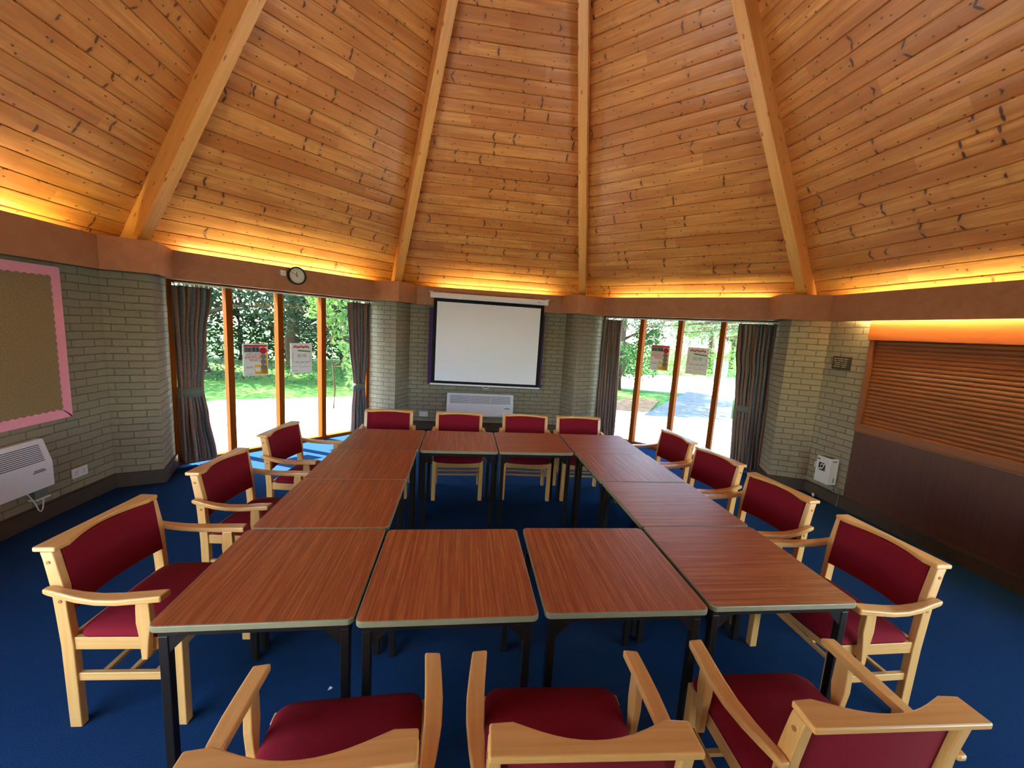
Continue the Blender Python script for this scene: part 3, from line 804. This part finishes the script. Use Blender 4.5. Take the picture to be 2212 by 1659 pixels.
tag(rt_, 'small round white cap lying by the skirting behind the right chairs', 'cap')
mb = MB(); mb.add([(0, 0, .001), (.016, .003, .003), (.02, .014, .001), (.006, .017, .006), (0, 0, .002), (.016, .003, .004), (.02, .014, .002), (.006, .017, .007)], [(0,3,2,1),(4,5,6,7),(0,1,5,4),(1,2,6,5),(2,3,7,6),(3,0,4,7)])
tag(mb.build('paper_scrap', 'white_plastic', loc=(-.966, .443, 0)), 'tiny white paper scrap on the blue carpet under the left front table', 'paper scrap')

# ------------------------------------------------------------------ posters hanging in the windows (seen from behind, so mirrored)
def poster(deg, lat, z0, w_, h_, kind, label, tilt=0):
    p = sp(deg, AG+.036, lat); root = empty('window_poster', (p.x, p.y, z0), R(deg-90))
    MX = Matrix.Rotation(R(90), 4, 'X') @ Matrix.Scale(-1, 4, (1, 0, 0))
    def T(x, z): return Matrix.Translation((x, -.0012, z)) @ MX
    mb = MB(); mb.box(-w_/2, w_/2, -.0006, .0006, 0, h_); mb.build('sheet', 'white_plastic', root)
    y0, y1 = -.0016, -.0007
    def bx_(name, mat, *rects):
        m_ = MB()
        for (a, b, c_, d_) in rects: m_.box(-w_/2+a*w_, -w_/2+b*w_, y0, y1, c_*h_, d_*h_)
        return m_.build(name, mat, root)
    if kind == 1:
        bx_('red_banner', 'ink_red', (.03, .97, .91, .965)); bx_('photo_strip', 'ink_grey', (.04, .66, .74, .90))
        bx_('figure_marks', 'ink_black', (.10, .16, .76, .88), (.22, .27, .74, .86), (.40, .46, .77, .9), (.54, .60, .76, .88))
        m_ = MB(); cx = -w_/2+.81*w_; m_.cyl((cx, -.0012, .79*h_), (0, 1, 0), .15*w_, .001, 28); m_.build('red_disc', 'ink_red', root)
        bx_('yellow_panel', 'ink_yellow', (.70, .97, .04, .68), (.45, .97, .04, .34))
        for zc in (.60, .43, .26):
            m_ = MB(); m_.cyl((cx, -.0019, zc*h_), (0, 1, 0), .12*w_, .0008, 24); m_.build('round_photo', 'ink_grey', root)
        for q_ in ((.1, .4, .27, .285), (.1, .38, .24, .25), (.12, .36, .05, .06)): bx_('text_line', 'ink_grey', q_)
        m_ = MB()
        text_mesh('YOUTH', .17*w_, 'ink_red', 'lettering', root, T(-w_/2+.42*w_, .66*h_))
        text_mesh('SUMMER', .17*w_, 'ink_red', 'lettering', root, T(-w_/2+.38*w_, .57*h_))
        text_mesh('CAMP', .17*w_, 'ink_red', 'lettering', root, T(-w_/2+.46*w_, .48*h_))
        m_ = MB(); m_.box(-w_/2+.47*w_, -w_/2+.68*w_, y0-.0004, y0, .13*h_, .26*h_); m_.build('white_square', 'white_plastic', root)
    else:
        m_ = MB()
        for i in range(10):
            x = -w_/2+(.14+.075*i)*w_; z = .885*h_+.006*sin(i*1.9)
            m_.obox((x, -.0012, z), (.022*w_, 0, .014), (-.004, 0, .006), (0, .0004, 0)); m_.obox((x+.006, -.0012, z-.004), (.018*w_, 0, -.012), (.003, 0, .005), (0, .0004, 0))
        m_.build('red_heading', 'ink_red', root)
        m_ = MB(); m_.obox((-w_/2+.62*w_, -.0012, .74*h_), (.30*w_, 0, -.008), (0, 0, .010), (0, .0004, 0)); m_.build('green_stroke', 'ink_green', root)
        bx_('box_outline', 'ink_grey', (.08, .92, .375, .385), (.08, .09, .385, .70), (.91, .92, .385, .60), (.40, .41, .20, .35), (.40, .64, .195, .205), (.66, .67, .20, .35), (.66, .90, .205, .215))
        for q_ in ((.3, .5, .615, .63), (.55, .72, .615, .63), (.28, .45, .575, .59), (.5, .74, .575, .59), (.28, .5, .535, .55), (.56, .72, .535, .55), (.2, .33, .345, .36), (.46, .6, .345, .36), (.7, .85, .345, .36), (.08, .3, .08, .09), (.12, .3, .22, .23)): bx_('text_line', 'ink_grey', q_)
    return tag(root, label, 'poster')
poster(135, .432, 1.035, .295, .425, 1, 'youth summer camp poster with yellow panel taped in the left window')
poster(135, -.163, 1.043, .295, .43, 2, 'white poster with a red heading taped in the left window')
poster(45, .322, 1.33, .30, .415, 1, 'shaded youth summer camp poster taped in the right window')
poster(45, -.258, 1.325, .31, .42, 2, 'grey shaded poster with a red heading taped in the right window')

# ------------------------------------------------------------------ tables
def rounded(hx, hy, r, n=5):
    pts = []
    for cx, cy, a0 in ((hx-r, hy-r, 0), (-hx+r, hy-r, 90), (-hx+r, -hy+r, 180), (hx-r, -hy+r, 270)):
        for i in range(n+1): a = R(a0+90*i/n); pts.append((cx+r*cos(a), cy+r*sin(a)))
    return pts
TZ = .735
def make_table(lx, ly):
    root = empty('square_table', (0, 0, 0)); hx, hy = lx/2, ly/2
    mb = MB(); mb.prism(rounded(hx, hy, .028), 2, TZ-.026, TZ-.001); top = mb.build('tabletop', 'table_edging', root, bevel=.003)
    mb = MB(); mb.prism(rounded(hx-.005, hy-.005, .024), 2, TZ-.001, TZ); mb.build('laminate_surface', 'table_laminate', top)
    mb = MB(); i = .022; t = .028; z0, z1 = TZ-.026-.032, TZ-.026
    mb.box(-hx+i, hx-i, -hy+i, -hy+i+t, z0, z1); mb.box(-hx+i, hx-i, hy-i-t, hy-i, z0, z1)
    mb.box(-hx+i, -hx+i+t, -hy+i+t, hy-i-t, z0, z1); mb.box(hx-i-t, hx-i, -hy+i+t, hy-i-t, z0, z1)
    fr = mb.build('frame', 'steel_brown', root, bevel=.003)
    for sx in (-1, 1):
        for sy in (-1, 1):
            mb = MB(); cx, cy = sx*(hx-i-.0165), sy*(hy-i-.0165); mb.box(cx-.0165, cx+.0165, cy-.0165, cy+.0165, 0, z0); mb.build('leg', 'steel_brown', root, bevel=.003)
            mb = MB(); a = sx*(hx-i-.033); y_ = sy*(hy-i-.006)
            mb.prism([(a, z0), (a-sx*.065, z0), (a, z0-.07)], 1, y_-.002, y_+.002); mb.build('gusset', 'steel_brown', root); mb = MB()
            b = sy*(hy-i-.033); x_ = sx*(hx-i-.006)
            mb.prism([(b, z0), (b-sy*.065, z0), (b, z0-.07)], 0, x_-.002, x_+.002); mb.build('gusset', 'steel_brown', root)
    return root
PX, PY = .72, .7004
tabs = {  # (col,row): (grain, dx, dy, rot, label)
 (0,0): ('y', -.007, .000, .6, 'corner table at the near left, with bare dark leg beside the nearest left chair'),
 (1,0): ('y', -.010, -.012, .2, 'near row table second from the left, its grain running away from the viewer'),
 (2,0): ('y', .009, -.004, -.6, 'near row table third from the left, set slightly askew'),
 (3,0): ('x', .017, .007, -.4, 'near right corner table with grain running from side to side'),
 (0,1): ('y', -.003, .000, .2, 'second table up the left column, next to the near left corner table'),
 (0,2): ('y', -.003, -.003, .2, 'third table up the left column, with pale glare on its left half'),
 (0,3): ('y', .005, -.008, .2, 'far left corner table in front of the farthest left chair'),
 (1,3): ('y', .005, -.012, 0, 'far row table second from the left, grain running away from the viewer'),
 (2,3): ('x', .003, -.006, 0, 'far row table third from the left, grain running from side to side'),
 (3,3): ('x', .007, -.004, -.2, 'far right corner table in front of the right window'),
 (3,1): ('x', .017, .006, 0, 'right column table just beyond the near right corner, grain from side to side'),
 (3,2): ('y', .013, .008, 0, 'right column table third from the near end, with slanting grain and pale glare'),
}
tprotos = {}
for (i, j), (gr, dx, dy, rot, lab) in tabs.items():
    if gr not in tprotos:
        tprotos[gr] = o = make_table(.708, .695) if gr == 'y' else make_table(.695, .708)
    else: o = copy_tree(tprotos[gr])
    o.location = ((i-1.5)*PX+dx, (j+.5)*PY+dy, 0); o.rotation_euler = (0, 0, R(rot)+(R(90) if gr == 'x' else 0))
    tag(o, lab, 'table', 'square laminate tables set in a hollow ring')

# ------------------------------------------------------------------ chairs
def make_chair():
    root = empty('armchair', (0, 0, 0))
    # seat
    w_, y0, y1, rc = .258, -.198, .258, .055; N = 18; P = []; hx = w_; cy = (y0+y1)/2; hy = (y1-y0)/2
    def sh(s, t, k):
        x, y = s*hx, t*hy; r = rc
        if abs(x) > hx-r and abs(y) > hy-r:
            px, py = abs(x)-(hx-r), abs(y)-(hy-r); m_ = max(px, py); l = hypot(px, py)
            if l > 0: px, py = px*m_/l, py*m_/l
            x = math.copysign(hx-r+px, x); y = math.copysign(hy-r+py, y)
        return x, cy+y
    for i in range(N+1):
        row = []
        for j in range(N+1):
            s, t = sin(pi/2*(2*i/N-1)), sin(pi/2*(2*j/N-1)); x, y = sh(s, t, 0)
            z = .446+.048*(max(0, 1-abs(s)**4))**.5*(max(0, 1-abs(t)**5))**.5+.006*(1-s*s)*(1-t*t)
            z -= .010*max(0, t-.3)*(1-s*s)
            row.append((x, y, z))
        P.append(row)
    B = [[(x, y, .434-.030*(1-(x/hx)**2)*max(0, (y-cy)/hy-.75)*4*.5) for (x, y, z) in row] for row in P]
    mb = MB(); mb.grid(P); n_ = len(mb.v); mb.grid(B)
    M_ = N+1; idx = [i*M_ for i in range(M_)]+[(M_-1)*M_+j for j in range(1, M_)]+[i*M_+M_-1 for i in range(M_-2, -1, -1)]+[j for j in range(M_-2, 0, -1)]
    for a, b in zip(idx, idx[1:]+idx[:1]): mb.f.append((a, b, n_+b, n_+a))
    mb.build('seat', 'red_fabric', root, smooth=True)
    # rear posts (back legs)
    prof = [(-.245, 0), (-.197, 0), (-.199, .40), (-.209, .55), (-.214, .67), (-.238, .80), (-.245, .83), (-.293, .83), (-.286, .80), (-.266, .67), (-.258, .55), (-.249, .40)]
    for sx in (-1, 1):
        mb = MB(); a, b = sorted((sx*.234, sx*.268)); mb.prism(prof, 0, a, b); lg = mb.build('leg', 'chair_beech_z', root, bevel=.004)
        for y, z in ((-.262, .785), (-.232, .608)):
            mb = MB(); mb.cyl((sx*.2685, y, z), (1, 0, 0), .0075, .005, 12); mb.build('wood_plug', 'plug_wood', lg, smooth=False)
        mb = MB(); a, b = sorted((sx*.228, sx*.268)); mb.box(a, b, .197, .240, 0, .434); mb.build('leg', 'chair_beech_z', root, bevel=.004)
        mb = MB(); a, b = sorted((sx*.236, sx*.260)); mb.box(a, b, -.20, .20, .376, .434); mb.build('seat_rail', 'chair_beech_y', root, bevel=.002)
        mb = MB(); a, b = sorted((sx*.238, sx*.258)); mb.box(a, b, -.20, .20, .222, .260); mb.build('stretcher', 'chair_beech_y', root, bevel=.003)
        # armrest: lofted S shape
        keys = [(-.272, .269, .296, .662, .682), (-.25, .268, .300, .655, .684), (-.20, .268, .305, .644, .674), (-.13, .270, .316, .634, .662), (-.05, .272, .326, .630, .656), (.03, .270, .328, .630, .657), (.11, .266, .323, .634, .662), (.17, .262, .318, .637, .666), (.205, .260, .315, .638, .668)]
        rings = []
        for y, xi, xo, zb, zt in keys:
            ang = -.02*sx
            rings.append([(sx*xi, y, zb), (sx*xo, y-(.006 if y > .18 else 0), zb), (sx*xo, y-(.006 if y > .18 else 0), zt), (sx*xi, y, zt)])
        mb = MB(); mb.loft(rings); arm = mb.build('armrest', 'chair_beech_y', root, bevel=.007, seg=3)
        sprof = [(.086, .636), (.136, .636), (.138, .60), (.140, .53), (.128, .45), (.118, .356), (.094, .356), (.090, .45), (.080, .53), (.082, .60)]
        mb = MB(); a, b = sorted((sx*.269, sx*.297)); mb.prism(sprof, 0, a, b); mb.build('arm_support', 'chair_beech_z', arm, bevel=.004)
    mb = MB()
    mb.prism([(-.23, .434), (.23, .434), (.23, .376), (.12, .366), (0, .362), (-.12, .366), (-.23, .376)], 1, .205, .232); mb.build('seat_rail', 'chair_beech_x', root, bevel=.002)
    mb = MB(); mb.box(-.236, .236, -.232, -.208, .376, .434); mb.build('seat_rail', 'chair_beech_x', root, bevel=.002)
    for y in (-.11, 0, .11):
        mb = MB(); mb.box(-.240, .240, y-.011, y+.011, .238, .256); mb.build('rack_slat', 'chair_beech_x', root, bevel=.003)
    # back panel, curved
    rows = []; nx = 14
    def cyv(f): return -.040*(1-f*f)**1.0      # centre set back
    prof_z = [.552, .556, .60, .67, .74, .80, .826, .830]
    def pyz(z): return -.228+(-.262+.228)*(z-.55)/.28
    F = []; Bk = []
    for i in range(nx+1):
        f = 2*i/nx-1; x = f*.2335; fr_, bk_ = [], []
        for z in prof_z:
            th = .016 if (z in (.552, .830)) else .021
            y = pyz(z)+cyv(f)*.8+.012
            fr_.append((x, y+th*.75, z)); bk_.append((x, y-th*.75, z))
        F.append(fr_); Bk.append(bk_)
    rings = [F[i]+Bk[i][::-1] for i in range(nx+1)]
    mb = MB(); mb.loft(rings); mb.build('backrest', 'red_fabric', root, smooth=True).modifiers.new('es', 'EDGE_SPLIT')
    # top rail
    back = [(-.268, -.322), (.268, -.322)]
    front = [(.266, -.236), (.205, -.232)]
    for i in range(1, 12):
        f = 1-2*i/12; front.append((f*.205, -.232-.050*(1-f*f)**1.15))
    front += [(-.205, -.232), (-.266, -.236)]
    mb = MB(); mb.prism(back+front, 2, .829, .851); mb.build('top_rail', 'chair_beech_x', root, bevel=.006, seg=3)
    return root
chairs = [  # x, y, rot, label
 (-1.755, .582, -92.5, 'left side chair nearest the camera, its whole frame and blond legs in view'),
 (-1.715, 1.432, -93.5, 'middle chair of the three along the left side of the tables'),
 (-1.700, 2.280, -97, 'farthest chair on the left side, in front of the sunlit left window'),
 (1.715, .365, 90, 'right side chair nearest the camera, dark red back and armrest against the corner table'),
 (1.690, 1.058, 95.5, 'second chair along the right side, in front of the hearing loop box'),
 (1.680, 1.738, 97.5, 'third chair along the right side, in front of the right curtain'),
 (1.655, 2.405, 94, 'farthest chair on the right side, in front of the right window'),
 (-1.165, 2.935, 181.5, 'far row chair at the left end, beside the left window curtain'),
 (-.367, 2.905, 180.5, 'far row chair second from the left, in front of the left part of the heater'),
 (.395, 2.915, 176.5, 'far row chair third from the left, in front of the right end of the heater'),
 (1.050, 2.893, 177.5, 'far row chair at the right end, beside the dark curtain'),
 (-.706, -.300, 2.0, 'front row chair at the left, cut off by the bottom of the picture'),
 (.024, -.305, -3.0, 'front row chair in the middle with its curved top rail towards the camera'),
 (.892, -.292, -2.2, 'front row chair at the right, turned slightly, red back seen from behind'),
]
proto = make_chair()
for i, (x, y, a, lab) in enumerate(chairs):
    o = proto if i == 0 else copy_tree(proto)
    o.location = (x, y, 0); o.rotation_euler = (0, 0, R(a)); tag(o, lab, 'chair', 'red upholstered armchairs round the tables')

# ------------------------------------------------------------------ outside
def ground_poly(name, pts, z0, z1, mat, label):
    m_ = MB(); m_.prism(pts, 2, z0, z1); o = m_.build(name, mat); return struct(o, label)
ground_poly('lawn', [(-60, -40), (60, -40), (60, 70), (-60, 70)], -.6, -.10, 'grass', 'garden lawn')
ring = [(O+dirv(22.5+45*k)*6.3) for k in range(8)]
ground_poly('patio', [(-7.2, 3.2), (-5.6, 7.8), (-2.8, 8.9), (1.5, 8.6), (4.2, 8.1), (6.6, 7.6), (8.5, 3.0), (8.5, -6), (-8.5, -6)], -.3, -.05, 'concrete', 'pale paved terrace round the building')
ground_poly('gravel_strip', [(1.4, 7.2), (2.6, 5.9), (4.6, 4.6), (5.4, 3.4), (6.0, 3.8), (5.0, 5.3), (3.0, 6.5), (1.9, 7.5)], -.3, -.044, 'gravel', 'grey gravel strip by the right window')
ground_poly('garden_path', [(4.1, 7.7), (6.3, 7.5), (8.9, 11.0), (8.0, 12.3)], -.3, -.04, 'slab_stone', 'stone slab path')
ground_poly('driveway', [(4.5, 13.0), (7.9, 12.0), (9.2, 11.0), (14, 9), (22, 20), (6.5, 17.5)], -.3, -.06, 'concrete', 'bright driveway')
ground_poly('soil_bed', [(3.2, 8.3), (4.3, 7.9), (5.8, 10.2), (5.0, 10.6), (3.8, 9.4)], -.3, -.07, 'soil', 'bare soil beside the path')
# joints of the path as thin dark strips
m_ = MB()
for f in (.33, .66):
    a = Vector((4.1+2.2*f, 7.7-.2*f)); b = Vector((8.0+.9*f, 12.3-1.3*f)); d = (b-a); nrm = Vector((-d.y, d.x)).normalized()*.012
    m_.prism([(a.x-nrm.x, a.y-nrm.y), (b.x-nrm.x, b.y-nrm.y), (b.x+nrm.x, b.y+nrm.y), (a.x+nrm.x, a.y+nrm.y)], 2, -.05, -.036)
for f in [i/9 for i in range(1, 9)]:
    a = Vector((4.1+3.9*f, 7.7+4.6*f)); b = Vector((6.3+2.6*f, 7.5+3.5*f)); d = (b-a); nrm = Vector((-d.y, d.x)).normalized()*.012
    m_.prism([(a.x-nrm.x, a.y-nrm.y), (b.x-nrm.x, b.y-nrm.y), (b.x+nrm.x, b.y+nrm.y), (a.x+nrm.x, a.y+nrm.y)], 2, -.05, -.036)
struct(m_.build('path_joints', 'soil'), 'joints between the path slabs')

def leaves(m_, rnd, c, r, n, ls, flat=1.0, droop=0):
    for _ in range(n):
        while True:
            p = Vector((rnd.uniform(-1, 1), rnd.uniform(-1, 1), rnd.uniform(-1, 1)))
            if .15 < p.length < 1: break
        p = Vector((p.x*r[0], p.y*r[1], p.z*r[2]))+c
        d = Vector((rnd.gauss(0, 1), rnd.gauss(0, 1), rnd.gauss(0, .6)-droop)).normalized(); s_ = d.cross(Vector((rnd.gauss(0, 1), rnd.gauss(0, 1), rnd.gauss(0, 1)))).normalized()
        L = ls*rnd.uniform(.7, 1.3); W = L*.38*flat; n_ = d.cross(s_)*L*.08
        m_.add([p-d*L/2, p+s_*W/2+n_, p+d*L/2, p-s_*W/2+n_], [(0, 1, 2, 3)])
def tree(name, label, x, y, trunk_h, trunk_r, clumps, ls, mat, cat='tree', seed=1, group=None, cnt=1, lean=(0, 0), flat=1.0, droop=0):
    rnd = random.Random(seed); root = empty(name, (x, y, -.1))
    tag(root, label, cat, group)
    if trunk_h:
        m_ = MB(); P = []; rr = []
        for i in range(6):
            f = i/5; P.append((lean[0]*f*f+.05*sin(i*2+seed), lean[1]*f*f+.05*cos(i*3), trunk_h*f)); rr.append(trunk_r*(1-.6*f))
        m_.tube(P, rr, 10)
        m_.build('trunk', 'bark', root, smooth=True)
        for (cx, cy, cz, rx, ry, rz, nn) in clumps[:9]:
            m2 = MB(); s0 = P[3] if cz > P[3][2] else P[2]
            e_ = (cx, cy, cz); mid = ((s0[0]+cx)/2, (s0[1]+cy)/2, (s0[2]+cz)/2+.15)
            m2.tube([s0, mid, e_], [trunk_r*.4, trunk_r*.25, trunk_r*.1], 6); m2.build('branch', 'bark', root, smooth=True)
    m_ = MB()
    for (cx, cy, cz, rx, ry, rz, nn) in clumps: leaves(m_, rnd, Vector((cx, cy, cz)), (rx, ry, rz), int(nn*cnt), ls, flat, droop)
    m_.build('foliage', mat, root, recalc=False)
    return root
def cl(n, R_, zlo, zhi, r, nn, seed):
    rnd = random.Random(seed); out = []
    for i in range(n):
        a = rnd.uniform(0, 2*pi); d = R_*sqrt(rnd.random()); s_ = r*rnd.uniform(.7, 1.2)
        out.append((d*cos(a), d*sin(a), rnd.uniform(zlo, zhi), s_, s_, s_*.75, nn))
    return out
# behind the left window
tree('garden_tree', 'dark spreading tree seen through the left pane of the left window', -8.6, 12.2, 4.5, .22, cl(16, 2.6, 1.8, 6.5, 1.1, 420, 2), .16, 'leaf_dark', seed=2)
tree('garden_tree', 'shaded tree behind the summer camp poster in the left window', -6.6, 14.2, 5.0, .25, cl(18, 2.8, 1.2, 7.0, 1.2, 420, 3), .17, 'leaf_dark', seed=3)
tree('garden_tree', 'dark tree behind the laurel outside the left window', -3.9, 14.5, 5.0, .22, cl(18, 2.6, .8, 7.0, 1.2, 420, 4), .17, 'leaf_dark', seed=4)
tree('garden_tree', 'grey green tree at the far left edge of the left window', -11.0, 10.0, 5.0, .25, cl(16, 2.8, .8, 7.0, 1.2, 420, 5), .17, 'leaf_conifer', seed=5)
tree('laurel_bush', 'glossy bright laurel with large leaves just outside the left window', -3.05, 7.3, 2.4, .025,
     [(0, 0, 2.15, .55, .45, .42, 230), (.35, -.1, 1.65, .38, .4, .5, 170), (.45, .1, 1.05, .30, .35, .45, 110), (-.3, .1, 2.55, .5, .4, .35, 160), (.25, .1, 2.75, .5, .4, .4, 160), (.48, .1, .65, .26, .3, .4, 80)], .15, 'leaf_bright', 'bush', seed=6, flat=1.1, droop=.6)
tree('ground_cover', 'low leafy undergrowth below the trees beyond the left window', -4.2, 10.6, 0, 0, [(i*.55-1.3, (i % 2)*.5, .35, .6, .6, .42, 260) for i in range(6)], .09, 'leaf_mid', 'bush', seed=7)
tree('ground_cover', 'low scrub at the foot of the dark trees left of the poster', -8.2, 10.9, 0, 0, [(i*.7-1.6, (i % 2)*.5, .25, .7, .6, .3, 200) for i in range(6)], .09, 'leaf_dark', 'bush', seed=8)
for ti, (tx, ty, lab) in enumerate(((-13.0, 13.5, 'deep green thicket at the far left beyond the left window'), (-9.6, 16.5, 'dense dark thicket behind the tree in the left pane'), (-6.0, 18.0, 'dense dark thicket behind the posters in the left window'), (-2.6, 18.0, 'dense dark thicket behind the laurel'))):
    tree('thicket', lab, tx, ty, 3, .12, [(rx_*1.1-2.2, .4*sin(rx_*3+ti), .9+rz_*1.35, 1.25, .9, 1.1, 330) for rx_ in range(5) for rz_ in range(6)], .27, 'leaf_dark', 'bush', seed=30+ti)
tree('garden_tree', 'tall tree standing between the two windows and shading the path', 1.6, 11.2, 5.5, .2, cl(16, 2.0, 4.0, 7.5, 1.2, 330, 41), .24, 'leaf_mid', seed=41)  # mostly out of view, placed so its crown casts shade on the path
ground_poly('grey_patch', [(-5.2, 3.6), (-3.9, 4.3), (-3.5, 5.0), (-4.2, 5.5), (-5.6, 5.0)], -.3, -.046, 'gravel', 'grey speckled patch by the left window')  # grey speckled area laid over the pale terrace
# white clad outbuilding
rt_ = empty('outbuilding', (-1.9, 8.9, -.1)); m_ = MB(); m_.box(-.86, 1.3, -.8, 1.0, 0, 2.15)
x = -.86
m_.build('wall', 'white_cladding', rt_)
m_ = MB()
for i in range(18): m_.box(-.86+.12*i, -.86+.12*i+.04, -.825, -.8, 0, 2.15)
for i in range(14): m_.box(-.885, -.86, -.8+.12*i, -.8+.12*i+.04, 0, 2.15)
m_.build('cladding_ribs', 'white_cladding', rt_)
m_ = MB(); m_.prism([(-1.0, 2.15), (1.4, 2.15), (.2, 2.75)], 1, -.95, 1.1); m_.build('roof', 'render_cream', rt_)
tag(rt_, 'small white ribbed outbuilding half hidden by the laurel and curtain', 'outbuilding')
# behind the right window
tree('garden_tree', 'light green tree at the left side of the right window', 5.3, 12.3, 4.5, .16, cl(18, 1.0, .5, 4.2, .75, 380, 12), .15, 'leaf_mid', seed=12)
tree('hedge', 'sunlit hedge across the back of the lawn in the right window', 9.5, 18.5, 0, 0, [(i*1.1-6, .5*sin(i*2), .8, .9, .8, 1.0, 420) for i in range(14)], .16, 'leaf_bright', 'hedge', seed=13)
tree('garden_tree', 'tall pale tree beyond the hedge in the right window', 14.5, 21, 6, .22, cl(16, 2.8, 2.2, 8.5, 1.2, 330, 14), .2, 'leaf_bright', seed=14)
tree('garden_tree', 'leafy tree beyond the driveway at the right edge of the right window', 13.0, 14.6, 4.2, .15, cl(13, 1.7, 1.3, 5, .8, 300, 15), .16, 'leaf_mid', seed=15)
tree('conifer', 'conifer with long drooping boughs across the top of the right window', 9.4, 5.4, 6.5, .20,
     [(-4.9, 2.8, 2.38, .9, .6, .16, 420), (-4.2, 2.2, 2.25, .9, .6, .16, 420), (-3.4, 1.5, 2.30, .9, .6, .20, 420), (-4.6, 2.4, 2.10, .35, .3, .14, 110), (-3.9, 2.0, 2.02, .3, .3, .15, 90), (-5.3, 3.1, 2.2, .4, .3, .12, 120), (-1.5, .6, 3.2, 1.6, 1.2, .4, 500), (0, 0, 4.2, 1.8, 1.5, .6, 500), (-.3, .3, 5.4, 1.5, 1.3, .6, 400)], .12, 'leaf_conifer', seed=16, flat=.3, droop=.9)
tree('garden_tree', 'distant round tree on the skyline beyond the driveway', 19.5, 26, 5, .3, cl(14, 3.5, 1.5, 6, 1.7, 260, 17), .26, 'leaf_mid', seed=17)
tree('garden_tree', 'far green tree behind the light green tree in the right window', 6.5, 24, 5, .3, cl(16, 3.2, 1.0, 8, 1.6, 260, 18), .26, 'leaf_mid', seed=18)
rt_ = empty('garden_gate', (12.2, 16.6, -.06), R(20)); m_ = MB()
m_.box(-.5, .5, -.03, .03, .15, .22); m_.box(-.5, .5, -.03, .03, .85, .92); m_.box(-.5, -.44, -.03, .03, 0, 1.0); m_.box(.44, .5, -.03, .03, 0, 1.0); m_.build('frame', 'blue_paint', rt_)
m_ = MB()
for i in range(7): m_.box(-.4+.12*i, -.37+.12*i, -.012, .012, .2, .87)
m_.build('bars', 'blue_paint', rt_)
tag(rt_, 'small blue grey gate by the driveway in the right window', 'gate')
# trees on the other sides of the building
tree('garden_tree', 'tree outside the window behind the left chairs', -13.5, -9.0, 5, .25, cl(14, 2.6, 1.5, 7, 1.2, 200, 21), .3, 'leaf_mid', seed=21)
tree('garden_tree', 'tree outside the window behind the right chairs', 8.8, -5.2, 5, .25, cl(14, 2.6, 1.5, 7, 1.2, 200, 22), .3, 'leaf_mid', seed=22)
